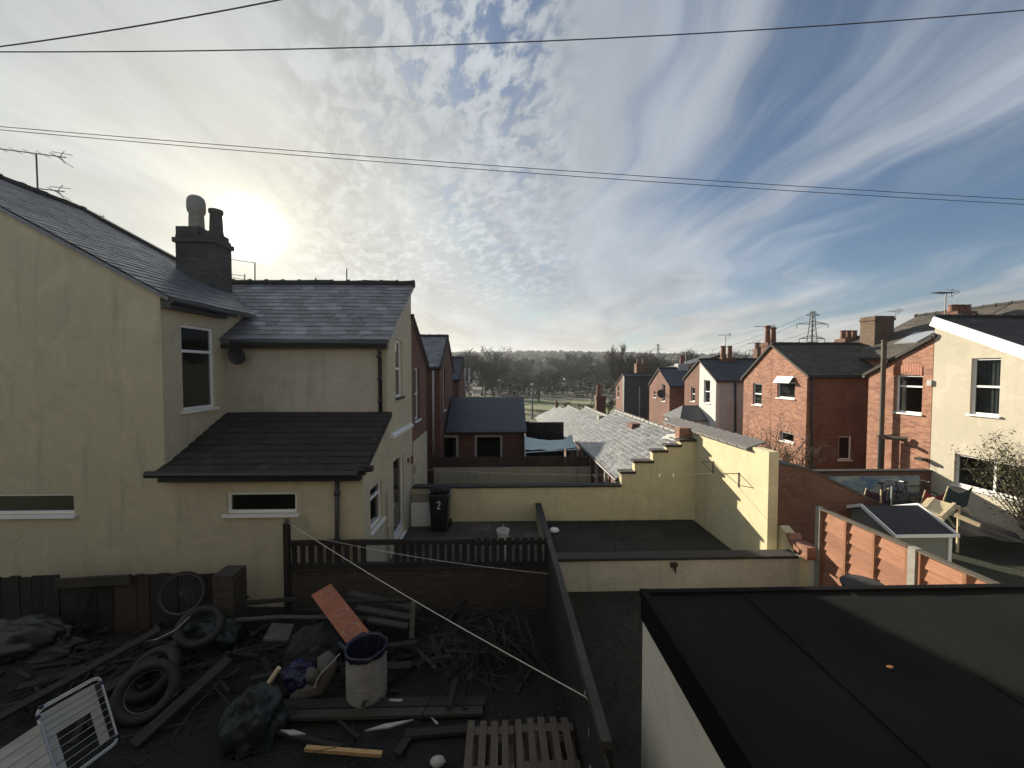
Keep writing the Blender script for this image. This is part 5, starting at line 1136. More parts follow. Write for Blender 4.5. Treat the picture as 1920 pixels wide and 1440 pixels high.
for i in range(6):
    for k in range(n): mb.f.append((i * n + k, i * n + (k + 1) % n, (i + 1) * n + (k + 1) % n, (i + 1) * n + k))
mb.build('liner', 'liner', br, smooth=True)
# orange board
P4 = [U(583, 1116, 6.2), U(620, 1094, 6.35), U(697, 1190, 5.75), U(655, 1214, 5.6)]; t = thing('orange_board', 'faded orange red board with chalky outlines, leaning from the junk onto the drum', 'board', (P4[3].x, 5.7, 0))
nr = (P4[1] - P4[0]).cross(P4[3] - P4[0]).normalized(); nr = nr if nr.y < 0 else -nr
MB().hexa([p - nr * .03 for p in P4], P4).build('board', 'orange_board', t)
def bil(u, v): return P4[0].lerp(P4[1], u).lerp(P4[3].lerp(P4[2], u), v) + nr * .004
mb = MB()
for (cu, cv, ru, rv, n, ph) in ((.5, .80, .36, .10, 8, .2), (.55, .14, .3, .08, 6, .5), (.6, .5, .3, .05, 6, 1)):
    pp_ = [bil(cu + ru * math.cos(2 * PI * k / n + ph), cv + rv * math.sin(2 * PI * k / n + ph)) for k in range(n + 1)]
    for k in range(n):
        if k != 2: mb.tube([pp_[k], pp_[k + 1]], .005, 4)
    mb.build('outline', 'dull_white', t); mb = MB()
a = U(635, 1205, 5.75); b = U(652, 1222, 5.5); tag(MB().plank(a, b, .03, .05).build('green_strip', 'teal_cloth'), 'short green plastic strip beside the orange board foot', 'scrap')
# stuffed cloth thing
mb = MB(); A = U(566, 1300, 5.25); B = U(600, 1288, 5.25); C_ = U(614, 1250, 5.3); D_ = U(612, 1232, 5.35)
mb.tube([U(545, 1308, 5.2), U(556, 1305, 5.2), A, B, U(606, 1270, 5.28), C_, D_, U(618, 1226, 5.4)], [.03, .07, .085, .10, .12, .13, .12, .05], 16)
mb.tube([U(590, 1272, 5.15), U(582, 1262, 5.12), U(580, 1252, 5.15)], [.09, .075, .03], 14)
t = thing('stuffed_cloth', 'dirty grey padded cloth bundle with a white cord, left of the drum', 'bundle', (A.x, 5.25, 0)); o = mb.build('padding', 'grey_cloth', t, smooth=True)
MB().tube([U(637, 1226, 5.15), U(622, 1243, 5.12), U(604, 1260, 5.10), U(594, 1275, 5.08), U(590, 1290, 5.05)], .008, 6).build('cord', 'dull_white', t)
c = U(562, 1262, 5.4); tag(MB().blob((c.x, 5.4, c.z - .05), (.22, .18, .20), 5, .42, 1.9, sub=5).build('blue_bag', 'blue_bag', smooth=True), 'crumpled dark blue bag behind the grey cloth bundle', 'bag')
c = U(475, 1345, 4.75); tag(MB().blob((c.x, 4.75, .08), (.36, .30, .46), 8, .42, 1.9, sub=5, flat=0).build('green_sack', 'green_sack', smooth=True), 'dark green sack slumped in the lower left of the yard', 'sack')
c = U(585, 1200, 5.9); tag(MB().blob((c.x, 5.95, .1), (.42, .35, .42), 11, .42, 1.9, sub=5, flat=0).build('black_sheet_heap', 'dark_cloth', smooth=True), 'heap covered in dark cloth behind the blue bag', 'heap')
c = U(375, 1150, 6.2); tag(MB().blob((c.x + .1, 6.3, .1), (.42, .3, .42), 13, .42, 1.9, sub=5, flat=0).build('dark_sack', 'green_sack', smooth=True), 'dark sack heap under the bicycle wheel', 'heap')
c = U(60, 1140, 6.2); tag(MB().blob((c.x - .3, 6.3, .1), (.9, .3, .42), 15, .42, 1.9, sub=5, flat=0).build('dark_tarpaulin', 'tarp_black', smooth=True), 'dark tarpaulin heap at the far left foot of the fence', 'heap')
a = U(503, 1282, 5.1); b = U(523, 1252, 5.15); tag(MB().tube([a, b], .03, 10).build('cardboard_tube', 'cream_wood'), 'short cream tube poking from the junk left of the blue bag', 'tube')
q = [U(510, 1168, 6.1), U(551, 1170, 6.1), U(540, 1200, 5.75), U(493, 1198, 5.75)]; MBq = MB().hexa([p - Vector((0, 0, .04)) for p in q], q); tag(MBq.build('metal_lid', 'chimney_stone'), 'grey square lid lying on the junk left of the orange board', 'lid')
# kerb like timber and pipes behind
mb = MB().tube([U(440, 1163, 6.4), U(520, 1157, 6.5), U(600, 1158, 6.5), U(700, 1160, 6.4), U(770, 1172, 6.3)], .035, 8); tag(mb.build('plastic_pipe', 'chimney_stone', smooth=True), 'long dull pipe lying across the junk behind the orange board', 'pipe')
# white stick, cords at left
tag(MB().tube([U(262, 1205, 5.9), U(295, 1198, 5.9), U(328, 1182, 5.9), U(356, 1156, 5.95)], .008, 6).build('bent_wire', 'dull_white'), 'thin bent white rod lying over the junk below the bicycle wheel', 'rod')
tag(MB().tube([U(318, 1392, 4.7), U(350, 1345, 4.9), U(365, 1325, 5.0), U(410, 1280, 5.2)], .008, 6).build('thin_cane', 'weathered_plank'), 'thin pale cane lying towards the dark green sack', 'cane')
a = U(775, 1128, 6.2); b = U(772, 1196, 6.1); tag(MB().plank(a, b, .07, .03, up=(0, 1, 0)).build('upright_batten', 'grey_cloth'), 'short pale upright batten at the right end of the timber heap', 'batten')
# timbers, each one its own thing
tim = [((0, 1345, 4.9), (300, 1180, 6.0), .13, 'dark_plank', 'long dark timber running along the left junk towards the bicycle wheel, outermost'),
       ((60, 1390, 4.6), (330, 1205, 5.8), .12, 'dark_plank', 'long dark timber lying next to the outermost one on the left'),
       ((250, 1400, 4.6), (430, 1235, 5.6), .16, 'dark_plank', 'wide dark board lying between the tyres and the green sack'),
       ((655, 1112, 6.7), (778, 1140, 6.5), .14, 'weathered_plank', 'weathered board at the top of the timber heap behind the orange board'),
       ((668, 1140, 6.4), (772, 1158, 6.3), .12, 'weathered_plank', 'weathered board in the middle of the timber heap, dark notch above it'),
       ((690, 1162, 6.2), (765, 1175, 6.1), .10, 'weathered_plank', 'lowest weathered board of the timber heap right of the orange board'),
       ((640, 1128, 6.5), (760, 1125, 6.6), .10, 'dark_plank', 'dark board behind the upper end of the orange board'),
       ((720, 1212, 5.9), (782, 1205, 5.9), .10, 'dark_plank', 'short dark board behind the drum'),
       ((722, 1250, 5.6), (770, 1248, 5.6), .12, 'dark_plank', 'short dark board just right of the drum rim'),
       ((448, 1132, 6.6), (560, 1122, 6.7), .10, 'dark_plank', 'dark board at the foot of the cream wall'),
       ((525, 1322, 5.05), (910, 1316, 5.1), .15, 'dark_plank', 'long board in front of the drum, farther of the two long ones'),
       ((530, 1342, 4.9), (905, 1335, 4.95), .13, 'weathered_plank', 'long board in front of the drum, nearer of the two long ones'),
       ((522, 1372, 4.7), (640, 1405, 4.5), .06, 'dark_plank', 'narrow dark lath lying under the pale timber'),
       ((760, 1392, 4.65), (880, 1385, 4.7), .12, 'dark_plank', 'dark board left of the pallets'),
       ((745, 1425, 4.4), (765, 1390, 4.6), .10, 'dark_plank', 'short dark board end at the bottom, left of the pallets')]
for i, (a, b, w_, m, l) in enumerate(tim):
    A = U(*a); B = U(*b)
    for P in (A, B): P.z = max(P.z, .05)
    tag(MB().plank(A, B, w_, .04, tw=random.uniform(-.15, .15)).build('timber_plank', m), l, 'timber', 'loose timbers in the yard')
tag(MB().plank(UZ(573, 1403, .1), UZ(716, 1414, .12), .05, .04).build('pale_timber', 'pale_wood'), 'fresh pale orange timber lath at the bottom of the yard', 'timber')
for (P, l) in (([(524, 1371), (552, 1371), (573, 1378), (545, 1380)], 'white broken board scrap left of the pale lath'), ([(684, 1372), (720, 1360), (776, 1351), (730, 1366)], 'long white splintered scrap right of the pale lath'), ([(730, 1313), (756, 1313), (752, 1317), (730, 1316)], 'small white scrap beside the foot of the drum'), ([(808, 1346), (822, 1358), (818, 1360)], 'tiny white splinter left of the pallets')):
    q = [UZ(x, y, .09) for x, y in P]; tag(MB().prism(q, (0, 0, .02)).build('white_scrap', 'dull_white'), l, 'scrap', 'white scraps on the ground')
c = UZ(821, 1428, .05); tag(MB().blob(c, (.09, .06, .05), 2, .15).build('white_stone', 'dull_white', smooth=True), 'smooth white stone at the bottom edge left of the pallets', 'stone')
# pallets
def pallet(x0, x1, y0, y1, z, n, label, lift=0):
    t = thing('pallet', label, 'pallet', ((x0 + x1) / 2, (y0 + y1) / 2, z), 'wooden pallets'); w_ = (x1 - x0) / n
    for k in range(n): 
        ww = w_ * random.uniform(.50, .62); xs_ = x0 + k * w_ + random.uniform(0, .02); MB().box(xs_, xs_ + ww, y0, y1 + random.uniform(-.02, .02), z + .12, z + .142).build('top_board', 'pallet_wood', t)
    for y in (y0 + .05, (y0 + y1) / 2, y1 - .10): MB().box(x0, x1, y - .05, y + .05, z + .098, z + .118).build('bearer', 'weathered_wood', t)
    mb = MB()
    for y in (y0 + .05, (y0 + y1) / 2, y1 - .1):
        for x in (x0 + .06, (x0 + x1) / 2, x1 - .06): mb.box(x - .05, x + .05, y - .045, y + .045, z + .02, z + .097)
    mb.box(x0, x0 + .1, y0, y1, z, z + .018).box(x1 - .1, x1, y0, y1, z, z + .018); mb.build('block', 'weathered_wood', t)
    return t
zP = .28; a = UZ(880, 1352, zP + .14); b = UZ(962, 1352, zP + .14); c = UZ(1072, 1352, zP + .14)
pallet(a.x - .02, b.x, a.y - 1.1, a.y, zP, 4, 'left pallet of the pair at the bottom edge'); pallet(b.x + .02, c.x, a.y - 1.05, a.y + .01, zP + .01, 5, 'right pallet of the pair, next to the divider fence')
pallet(a.x + .05, c.x - .1, a.y - .9, a.y + .05, zP - .16, 6, 'lower pallet mostly hidden under the pair')
# brushwood heap
random.seed(21); bw_ = thing('brushwood_heap', 'heap of cut branches and twigs beside the divider fence', 'branches', (-.1, 5.9, 0)); mb = MB()
for k in range(150):
    c = Vector((random.gauss(-.05, .35), random.gauss(6.0, .35), .05 + abs(random.gauss(0, .25)))); d = Vector((random.uniform(-1, 1), random.uniform(-1, 1), random.uniform(-.25, .7))).normalized(); L_ = random.uniform(.15, .5)
    m1 = c + Vector((random.uniform(-.05, .05), random.uniform(-.05, .05), random.uniform(-.03, .06))); A = c - d * L_; B = c + d * L_
    A.z = max(.02, A.z); B.z = max(.02, B.z); mb.tube([A, m1, B], [.010, .008, .003], 5)
mb.build('twigs', 'dead_twig', bw_); mb = MB()
for a, b in (((943, 1190, 6.0), (1008, 1258, 5.7)), ((985, 1160, 6.3), (1005, 1240, 5.9)), ((968, 1155, 6.2), (978, 1225, 5.9)), ((915, 1160, 6.3), (925, 1185, 6.1))): A = U(*a); B = U(*b); mb.tube([A, A.lerp(B, .5) + Vector((.02, 0, .02)), B], [.02, .016, .01], 6)
mb.build('branches', 'weathered_plank', bw_)
# loose litter over the soil: nobody could count it
random.seed(5); mb = MB()
for k in range(9000):
    x = random.uniform(-8, .8); y = random.uniform(4.1, 7.1); s = random.uniform(.006, .028)
    if noise.noise(Vector((x * 1.6, y * 1.6, 2))) + random.uniform(-.25, .25) < 0: continue
    s = s; a = random.uniform(0, PI); z = .004 + random.uniform(0, .02)
    mb.add([(x + s * math.cos(a), y + s * math.sin(a), z + random.uniform(0, .02)), (x - s * .5 * math.sin(a), y + s * .5 * math.cos(a), z), (x - s * math.cos(a), y - s * math.sin(a), z + .01), (x + s * .5 * math.sin(a), y - s * .5 * math.cos(a), z + random.uniform(0, .03))], [(0, 1, 2), (0, 2, 3)])
tag(mb.build('leaf_litter', 'dark_plank'), 'scattered leaves and splinters over the dark yard soil', 'litter', kind='stuff')
mb = MB()
for k in range(600):
    x = random.choice([random.gauss(-4.8, 1.2), random.gauss(-1.5, .9), random.gauss(-5.5, 1.0)]); x = max(-8, min(.55, x)); y = min(7.05, max(4.3, random.gauss(6.1, .65))); a = random.gauss(.3, .9); L_ = random.choice([.12, .2, .35, .6, .9]) * random.uniform(.6, 1.2)
    z = random.uniform(.01, .22) * (1 if noise.noise(Vector((x, y, 5))) > -.1 else .3); A = Vector((x - L_ / 2 * math.cos(a), y - L_ / 2 * math.sin(a), z)); B = Vector((x + L_ / 2 * math.cos(a), y + L_ / 2 * math.sin(a), max(.01, z + random.uniform(-.12, .16) * L_)))
    if random.random() < .45: mb.plank(A, B, random.uniform(.02, .09), random.uniform(.008, .025), tw=random.uniform(-.5, .5))
    else: mb.tube([A, A.lerp(B, .5) + Vector((0, 0, random.uniform(-.02, .03))), B], random.uniform(.003, .012), 5)
tag(mb.build('timber_debris', 'dark_plank'), 'tangled dark sticks, laths and splinters strewn over the yard', 'debris', kind='stuff')
mb = MB()
for k in range(3000):
    x = random.uniform(.98, 1.3) if k % 2 else random.uniform(1.0, 6.2); y = random.uniform(3.8, 7.7)
    if k % 5 == 0: x = random.uniform(1.2, 5.4); y = random.choice([random.uniform(8.05, 8.2), random.uniform(11.2, 11.48), random.uniform(8.1, 11.4)])
    s = random.uniform(.02, .06); a = random.uniform(0, PI)
    for j in range(3): b = a + j * 2.1; mb.add([(x, y, 0), (x + .01, y, 0), (x + s * .6 * math.cos(b), y + s * .6 * math.sin(b), s)], [(0, 1, 2)])
tag(mb.build('weeds', 'evergreen'), 'short weeds growing over the passage ground', 'weeds', kind='stuff')

# ------------------------------------------------------------------ overhead cables
def cable(p0, p1, Y0_, Y1_, sag, label, r=.012):
    A = U(*p0, Y0_); B = U(*p1, Y1_); pts = [A.lerp(B, k / 40) - Vector((0, 0, sag * 4 * (k / 40) * (1 - k / 40))) for k in range(41)]
    return tag(MB().tube(pts, r, 6).build('overhead_cable', 'cable_black', smooth=True), label, 'cable', 'overhead cables')
cable((-60, 95), (620, -20), 7, 6, .06, 'short overhead cable crossing the top left corner of the sky', .010)
cable((-60, 97), (1990, 13), 7, 7, .22, 'thick overhead cable crossing the whole top of the sky', .009)
cable((-60, 232), (1990, 378), 9, 9, .10, 'upper of the twin thin cables crossing the sky above the roofs', .007)
cable((-60, 238), (1990, 387), 9.1, 9.1, .12, 'lower of the twin thin cables crossing the sky above the roofs', .007)

# ------------------------------------------------------------------ aerials
b = U(71, 372, 10.5); st = thing('ridge_stack', 'stubby rusty ridge stack carrying the tall aerial at far left', 'chimney', (b.x, 10.5, b.z - .3)); MB().box(b.x - .28, b.x + .02, 10.3, 10.7, b.z - .5, U(60, 354, 10.5).z).build('stack', 'pot_clay', st)
def aer2(px, py0, py1, Y, L, label, ang=0.12, **k): A = U(px, py0, Y); B = U(px, py1, Y); return aerial('tv_aerial', label, A, B.z - A.z, L, ang, **k)
aer2(71, 365, 288, 10.5, 1.75, 'tall aerial on the cream house ridge at far left', tilt=-.07, arms=6); aer2(60, 378, 352, 10.3, 1.9, 'lower aerial close to the roof ridge at far left', tilt=-.07, arms=5)
A = U(178, 402, 11.9); t = tag(MB().tube([U(150, 401, 11.9), U(196, 405, 11.9)], .01, 5).tube([A, A - Vector((0, 0, .4))], .015, 5), None) if False else None
mb = MB().tube([U(150, 402, 11.9), U(196, 406, 11.9)], .010, 5)
for k in range(8): p = U(152 + k * 6, 402.4 + k * .5, 11.9); mb.tube([p - Vector((0, 0, .07)), p + Vector((0, 0, .07))], .006, 4)
mb.tube([U(172, 404, 11.9), U(172, 430, 11.9)], .012, 5); tag(mb.build('tv_aerial', 'aerial_metal'), 'comb shaped aerial behind the cream house ridge', 'aerial', 'television aerials')
mb = MB().tube([U(478, 535, 12.2), U(478, 492, 12.2)], .018, 5).tube([U(430, 486, 12.2), U(478, 493, 12.2)], .010, 5).tube([U(430, 514, 12.2), U(460, 518, 12.2)], .008, 5).tube([U(430, 520, 12.2), U(460, 524, 12.2)], .008, 5).tube([U(459, 514, 12.2), U(459, 535, 12.2)], .015, 5); tag(mb.build('tv_aerial', 'aerial_metal'), 'thin aerial frame against the sun just right of the large chimney', 'aerial', 'television aerials')
tag(MB().tube([U(592, 535, 12), U(592, 520, 12)], .015, 5).build('aerial_rod', 'aerial_metal'), 'short rod on the ridge of the cream house', 'aerial'); tag(MB().tube([U(650, 537, 12), U(650, 504, 12)], .018, 5).build('aerial_rod', 'aerial_metal'), 'taller rod on the ridge of the cream house', 'aerial')
aer2(1772, 590, 549, 12.3, 1.0, 'slim aerial above the peak of the cream house at right', ang=.3, arms=7); aer2(1437, 660, 612, 25, 1.5, 'aerial beside the pots of the red brick gable', ang=.2, arms=7, r=.03); aer2(1360, 675, 628, 30, 1.0, 'aerial beside the pots of the white gable house', r=.03, arms=6)
aer2(1415, 668, 643, 38, 1.2, 'short aerial over the low roof behind the white house', r=.04, arms=5); aer2(1286, 690, 660, 34.5, .9, 'small aerial beside the single pot chimney', r=.04, arms=5); aer2(1679, 600, 583, 19.8, .6, 'small forked aerial on the large square chimney', r=.02, arms=4)
p = UX(1243, 738, XF - .3); m_ = MB().lathe([(0.001, 0), (.2, .02), (.32, .06), (.36, .10)], (0, 0, 0), 20); R = Matrix.Rotation(math.radians(80), 3, 'X'); m_.v = [tuple(R @ Vector(v) + Vector((13.4, 32.3, p.z))) for v in m_.v]; m_.tube([(13.4, 32.3, p.z), (14.0, 32.4, p.z - .2)], .03, 5); tag(m_.build('satellite_dish', 'dark_metal', smooth=True), 'dark satellite dish on the narrow brick gable beyond the white house', 'satellite dish')

# ------------------------------------------------------------------ pylons and their wires
def pylon(px, pyt, pyb, Y, label, s=1.0, arms=((.28, 1.0), (.48, .85), (.12, .0))):
    top = U(px, pyt, Y); bot = U(px, pyb, Y); hgt = (top.z - bot.z) / .86; base = Vector((top.x, Y, top.z - hgt)); t = thing('pylon', label, 'pylon', base, 'electricity pylons'); mb = MB(); r = hgt * .006
    def half(f): return hgt * (.075 * (1 - f) ** 1.3 + .016)
    lv = [0, .16, .3, .42, .52, .61, .69, .76, .82, .88, .94, 1.0]
    for sx in (-1, 1):
        for sy in (-1, 1):
            mb.tube([base + Vector((sx * half(f), sy * half(f), hgt * f)) for f in lv], r, 4)
    for a, b in zip(lv, lv[1:]):
        for sy in (-1, 1):
            mb.tube([base + Vector((-half(a), sy * half(a), hgt * a)), base + Vector((half(b), sy * half(b), hgt * b))], r * .6, 3); mb.tube([base + Vector((half(a), sy * half(a), hgt * a)), base + Vector((-half(b), sy * half(b), hgt * b))], r * .6, 3)
            mb.tube([base + Vector((sy * half(a), -half(a), hgt * a)), base + Vector((sy * half(b), half(b), hgt * b))], r * .6, 3)
    mb.build('tower', 'steel', t); ends = []
    for f, l in ((.94, .10), (.82, .22), (.62, .18)):
        mb = MB(); z = hgt * f
        for sx in (-1, 1):
            e = base + Vector((sx * hgt * l, 0, z)); ends.append(e)
            for q in (-1, 1): mb.tube([base + Vector((sx * half(f), q * half(f), z)), e], r * .7, 3); mb.tube([base + Vector((sx * half(f), q * half(f), z + hgt * .035)), e], r * .6, 3)
            if l > .15: mb.tube([e, e - Vector((0, 0, hgt * .06))], r * .8, 4)
        mb.build('crossarm', 'steel', t)
    return ends
e1 = pylon(1524, 583, 700, 130, 'nearest and largest electricity pylon above the right hand roofs'); e2 = pylon(1234, 645, 690, 330, 'small grey pylon on the skyline left of the white house chimneys'); e3 = pylon(957, 650, 675, 620, 'tiny distant pylon on the wooded ridge in the centre')
for i in (0, 2, 3, 4, 5):
    pts = [e1[i].lerp(e2[i], k / 20) - Vector((0, 0, 9 * 4 * (k / 20) * (1 - k / 20))) for k in range(21)]; tag(MB().tube(pts, .06, 4).build('power_line', 'steel'), 'power line between the nearest pylon and the small skyline pylon', 'power line', 'power lines between the pylons')
# lamp post at the field
b = U(998, 768, 60); t_ = U(998, 722, 60); t = thing('street_lamp', 'grey lamp post standing at the edge of the green field', 'street lamp', (b.x, 60, gz(60))); MB().tube([(b.x, 60, gz(60)), (b.x, 60, t_.z)], [.16, .09], 8).build('pole', 'steel', t); MB().blob((b.x, 60, t_.z + .1), (.26, .26, .16), 1, .05, sub=2).build('lantern', 'dull_white', t)
t = thing('park_fence', 'low pale rail fence along the far side of the green field', 'fence', (0, 104, gz(104))); mb = MB()
for k in range(40): x = -30 + k * 2.2; mb.box(x, x + .1, 104, 104.1, gz(104), gz(104) + 1.1)
mb.box(-30, 58, 104.12, 104.2, gz(104) + .5, gz(104) + .62).box(-30, 58, 104.12, 104.2, gz(104) + .95, gz(104) + 1.08); mb.build('rails', 'grey_slab', t)
tag(MB().box(-40, 70, 107, 110.5, gz(108) + .02, gz(108) + .12).build('road', 'grey_slab'), kind='structure')

# ------------------------------------------------------------------ trees
def tree_mesh(seed, hgt, spread, twig=2, r0=.18, upright=.35, tw=.03, levels=4, kids=4):
    random.seed(seed); tr = MB(); cr = MB()
    def grow(p, d, L_, r, lv):
        n = 3; pts = [p]; dd = d.copy(); q = p.copy()
        for k in range(n): dd = (dd + Vector((random.uniform(-.2, .2), random.uniform(-.2, .2), random.uniform(-.05, .18)))).normalized(); q = q + dd * L_ / n; pts.append(q)
        (tr if lv < 2 else cr).tube(pts, [r, r * .85, r * .7, r * .55], 5 if lv < 2 else 3, False)
        if lv >= levels: return
        for k in range(kids + (1 if lv else 0)):
            f = random.uniform(.35, 1); i = min(2, int(f * 3)); s = pts[i].lerp(pts[i + 1], f * 3 - i)
            a = random.uniform(0, 2 * PI); nd = (dd * random.uniform(.5, 1) + Vector((math.cos(a), math.sin(a), upright)) * spread * random.uniform(.6, 1.1)).normalized()
            grow(s, nd, L_ * random.uniform(.50, .74), max(tw, r * .52), lv + 1)
    grow(Vector((0, 0, 0)), Vector((0, 0, 1)), hgt * .42, r0, 0)
    k = max(v[2] for v in tr.v + cr.v); sc = hgt / k
    for m in (tr, cr): m.v = [(v[0] * sc, v[1] * sc, v[2] * sc) for v in m.v]
    return tr, cr
protos = []
for s in range(5):
    tr, cr = tree_mesh(100 + s, 10, .75 + .1 * (s % 3), levels=4, kids=4 + s % 2, tw=.022); protos.append((tr, cr))
pm = tree_mesh(200, 10, .22, upright=1.6, levels=4, kids=5, tw=.022)
def place_tree(proto, name, label, cat, x, y, hgt, rot, group=None, m='far_twig', wid=1.0, gz0=None):
    t = thing(name, label, cat, (x, y, gz(y) if gz0 is None else gz0), group); s = hgt / 10
    for key, mb in (('trunk', proto[0]), ('crown', proto[1])):
        me = proto_cache.get((id(mb), m, key))
        if me is None:
            o = MB(); o.v = mb.v; o.f = mb.f; ob_ = o.build(key, m, t, local=True); proto_cache[(id(mb), m, key)] = ob_.data
        else:
            ob_ = bpy.data.objects.new(key, me); COL.objects.link(ob_); ob_.parent = t
    t.scale = (s * wid, s * wid, s); t.rotation_euler = (0, 0, rot); return t
proto_cache = {}
def treeat(px, pyt, Y, k, name, label, group=None, m='far_twig', wid=1.0, rot=0, proto=None):
    p = U(px, pyt, Y); g = gz(Y); return place_tree(proto or protos[k], name, label, 'tree', p.x, Y, p.z - g, rot, group, m, wid)
treeat(1165, 640, 90, 0, 'poplar_tree', 'tall narrow bare poplar rising above the wood right of centre', None, 'poplar_twig', 1.0, .5, pm)
SKY = [(868, 650, 62, 0, 'wide bare tree just right of the left row of houses'), (905, 672, 80, 1, 'bare tree beside the end of the left row of houses'), (1195, 660, 85, 2, 'bare tree right beside the poplar'), (1213, 658, 88, 3, 'bare tree second to the right of the poplar'), (1305, 655, 75, 4, 'bare tree behind the chimneys of the white gable house'), (1330, 662, 78, 1, 'low bare tree just left of the white house chimneys'), (1180, 668, 84, 0, 'small bare tree at the foot of the poplar'), (930, 685, 90, 3, 'bare tree left of centre below the distant pylon'), (1065, 752, 58, 2, 'small dark bare tree in front of the green field'), (1100, 745, 55, 4, 'small bare tree left of the outhouse chimney'), (1010, 690, 100, 4, 'bare tree behind the lamp post'), (1140, 745, 56, 1, 'small bare tree right of the outhouse chimney')]
for i, (px, py, Y, k, l) in enumerate(SKY): treeat(px, py, Y, k, 'bare_tree', l, 'bare winter trees', wid=1.25, rot=i * 1.3, m='poplar_twig' if i < 6 else 'far_twig')
# the wood behind the field reads as one mass
random.seed(77); wv = MB(); 
for k in range(190):
    y = random.uniform(114, 230); x = random.uniform(-.75 * y, .80 * y)
    tr, cr = protos[k % 5]; hh = random.choice([6.5, 8, 9.5, 11, 14]) * random.uniform(.85, 1.15) * (.75 + y / 520); s = hh / 10; a = random.uniform(0, 6.28); ca, sa = math.cos(a) * s * 1.25, math.sin(a) * s * 1.25; g = gz(y)
    if k % 1 == 0:
        for m in ((tr, cr) if y < 170 else (cr,)):
            wv.add([(x + ca * v[0] - sa * v[1], y + sa * v[0] + ca * v[1], g + s * v[2]) for v in m.v], m.f)
print('wood faces', len(wv.f))
tag(wv.build('wood', 'far_twig'), 'brown bare woodland behind the green field', 'woodland', kind='stuff')
# scrub and evergreen clumps under and between the trees, leaf sized faces
mb = MB(); random.seed(9)
for k in range(650):
    y = random.uniform(113, 260); x = random.uniform(-.8 * y, .8 * y); r = random.uniform(1.6, 4.5) * (.7 + y / 400); g = gz(y)
    for j in range(70):
        d = Vector((random.gauss(0, .5), random.gauss(0, .5), random.random() ** 1.0 * 1.5)); c = Vector((x, y, g)) + d * r; s = random.uniform(.18, .5) * (y / 150); n = Vector((random.uniform(-1, 1), random.uniform(-1, 1), random.uniform(-.5, 1))).normalized(); a = n.orthogonal() * s; b = n.cross(a)
        mb.add([c + a, c + b, c - a], [(0, 1, 2)])
tag(mb.build('scrub', 'far_leaf'), 'dull scrub filling the wood behind the green field', 'scrub', kind='stuff')
# trees on the ridge
mb = MB(); random.seed(10)
for k in range(5200):
    y = random.uniform(330, 930); x = random.uniform(-.95 * y, .85 * y); z = hz_(x, y); r = random.uniform(4, 8.5)
    for j in range(9):
        c = Vector((x + random.gauss(0, .45) * r, y + random.gauss(0, .3) * r, z + random.random() * r * 1.15)); s = r * random.uniform(.25, .5); n = Vector((random.uniform(-1, 1), random.uniform(-1, 1), random.uniform(-.5, 1))).normalized(); a = n.orthogonal() * s; b = n.cross(a)
        mb.add([c + a, c + b * .8, c - a, c - b * .7], [(0, 1, 2, 3)])
tag(mb.build('hill_wood', 'far_leaf'), 'dark woodland covering the distant ridge', 'woodland', kind='stuff')
# a few far pale sheds left of the field
for (px0, px1, py0, py1, l) in ((889, 900, 702, 709, 'distant white shed roof, upper, right of the left row'), (887, 903, 731, 738, 'distant white shed, lower, right of the left row')):
    A = U(px0, py1, 108); B = U(px1, py0, 108); t = thing('distant_shed', l, 'shed', (A.x, 108, gz(108))); MB().box(A.x, B.x, 108, 111, A.z, B.z).build('wall', 'dull_white', t); mb = MB(); slab(mb, (A.x - .1, 107.8, B.z + .02), (B.x + .1, 107.8, B.z + .02), (B.x + .1, 111.2, B.z + .7), (A.x - .1, 111.2, B.z + .7)); mb.build('roof', 'grey_slab', t)

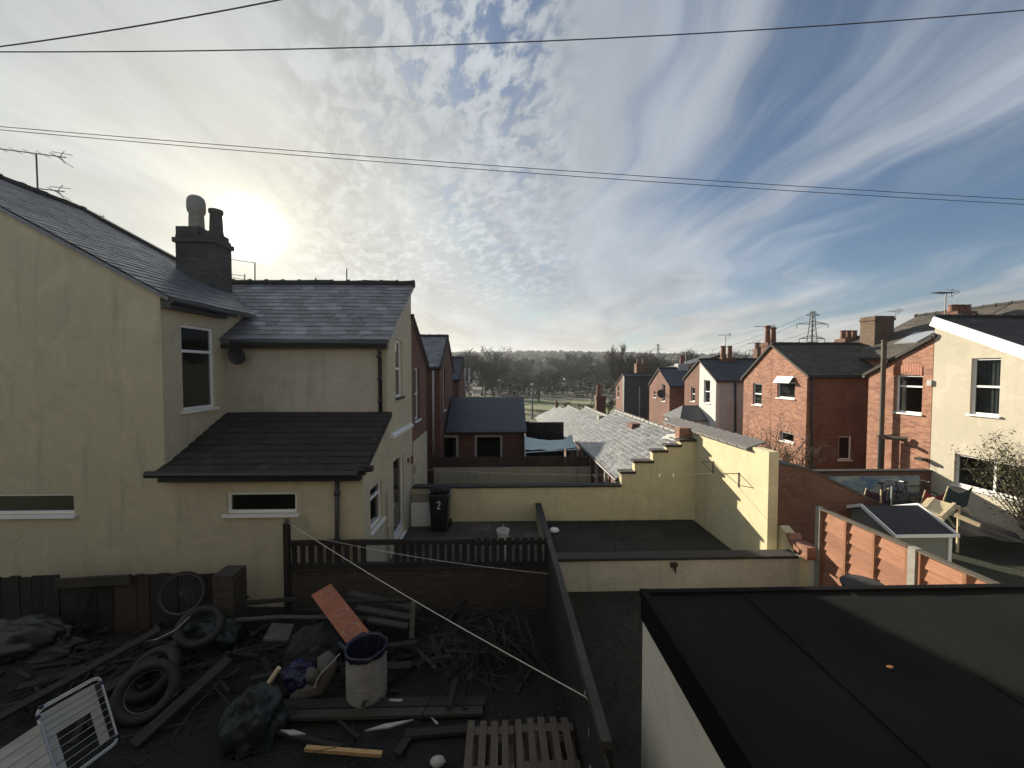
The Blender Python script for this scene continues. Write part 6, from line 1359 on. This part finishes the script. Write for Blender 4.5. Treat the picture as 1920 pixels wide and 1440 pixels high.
# shrub by the cream house
def shrub(px, py, Y, label, hgt, wid, nst, leaf, nleaf, base=0, seed=1, sticks=10):
    random.seed(seed); c = U(px, py, Y); t = thing('shrub', label, 'shrub', (c.x, Y, base)); st_ = MB(); lf_ = MB(); tips = []
    for k in range(nst):
        a = random.uniform(0, 2 * PI); d = Vector((math.cos(a) * wid * .5, math.sin(a) * wid * .5, 1)).normalized(); q = Vector((c.x + random.uniform(-.1, .1), Y + random.uniform(-.1, .1), base)); pts = [q]; L_ = hgt * random.uniform(.6, 1.0)
        for j in range(5): d = (d + Vector((random.uniform(-.22, .22), random.uniform(-.22, .22), .05))).normalized(); q = q + d * L_ / 5; pts.append(q)
        st_.tube(pts, [.022, .018, .014, .010, .007, .003], 5, False)
        for j in range(12):
            i = random.randint(1, 4); s = pts[i].lerp(pts[i + 1], random.random()); e = s + Vector((random.uniform(-1, 1), random.uniform(-1, 1), random.uniform(0, 1.0))).normalized() * random.uniform(.25, .55); m2 = s.lerp(e, .5) + Vector((random.uniform(-.05, .05),) * 3); st_.tube([s, m2, e], [.006, .004, .002], 3, False)
            tips += [m2, e, s]
    for k in range(nleaf):
        p = random.choice(tips) + Vector((random.gauss(0, .09), random.gauss(0, .09), random.gauss(0, .09))); 
        if p.z > base + hgt * .92: continue
        s = random.uniform(.012, .028); n = Vector((random.uniform(-1, 1), random.uniform(-1, 1), random.uniform(-1, 1))).normalized(); a = n.orthogonal() * s; b = n.cross(a) * .6; lf_.add([p + a, p + b, p - a, p - b], [(0, 1, 2, 3)])
    st_.build('stems', 'twig', t)
    if nleaf: lf_.build('foliage', leaf, t)
    return t
shrub(1945, 980, 9.6, 'large twiggy shrub with small olive leaves in front of the cream house at right', 3.15, .95, 34, 'shrub_leaf', 5200, 0, 3)
shrub(1440, 860, 15.5, 'bare climber shrub spreading before the red brick gable', 3.0, 1.9, 26, 'shrub_leaf', 500, .2, 8)
shrub(1398, 860, 17.0, 'small leafy bush at the far foot of the brick gable', 2.3, 1.2, 18, 'evergreen', 2200, -.3, 9)
shrub(1490, 875, 15.0, 'low tangled bush under the small white window of the brick gable', 2.0, 1.2, 18, 'evergreen', 1500, .0, 10)

# ------------------------------------------------------------------ air
hm = bpy.data.materials.new('haze'); hm.use_nodes = True; nt = hm.node_tree; nt.nodes.clear()
o_ = nt.nodes.new('ShaderNodeOutputMaterial'); v_ = nt.nodes.new('ShaderNodeVolumePrincipled'); v_.inputs['Density'].default_value = .00024; v_.inputs['Color'].default_value = (.86, .93, 1, 1); v_.inputs['Anisotropy'].default_value = .35
nt.links.new(v_.outputs[0], o_.inputs['Volume'])
MATS['haze'] = hm
tag(MB().box(-1520, 1520, -25, 1420, -12, 75).build('haze', 'haze'), kind='stuff')
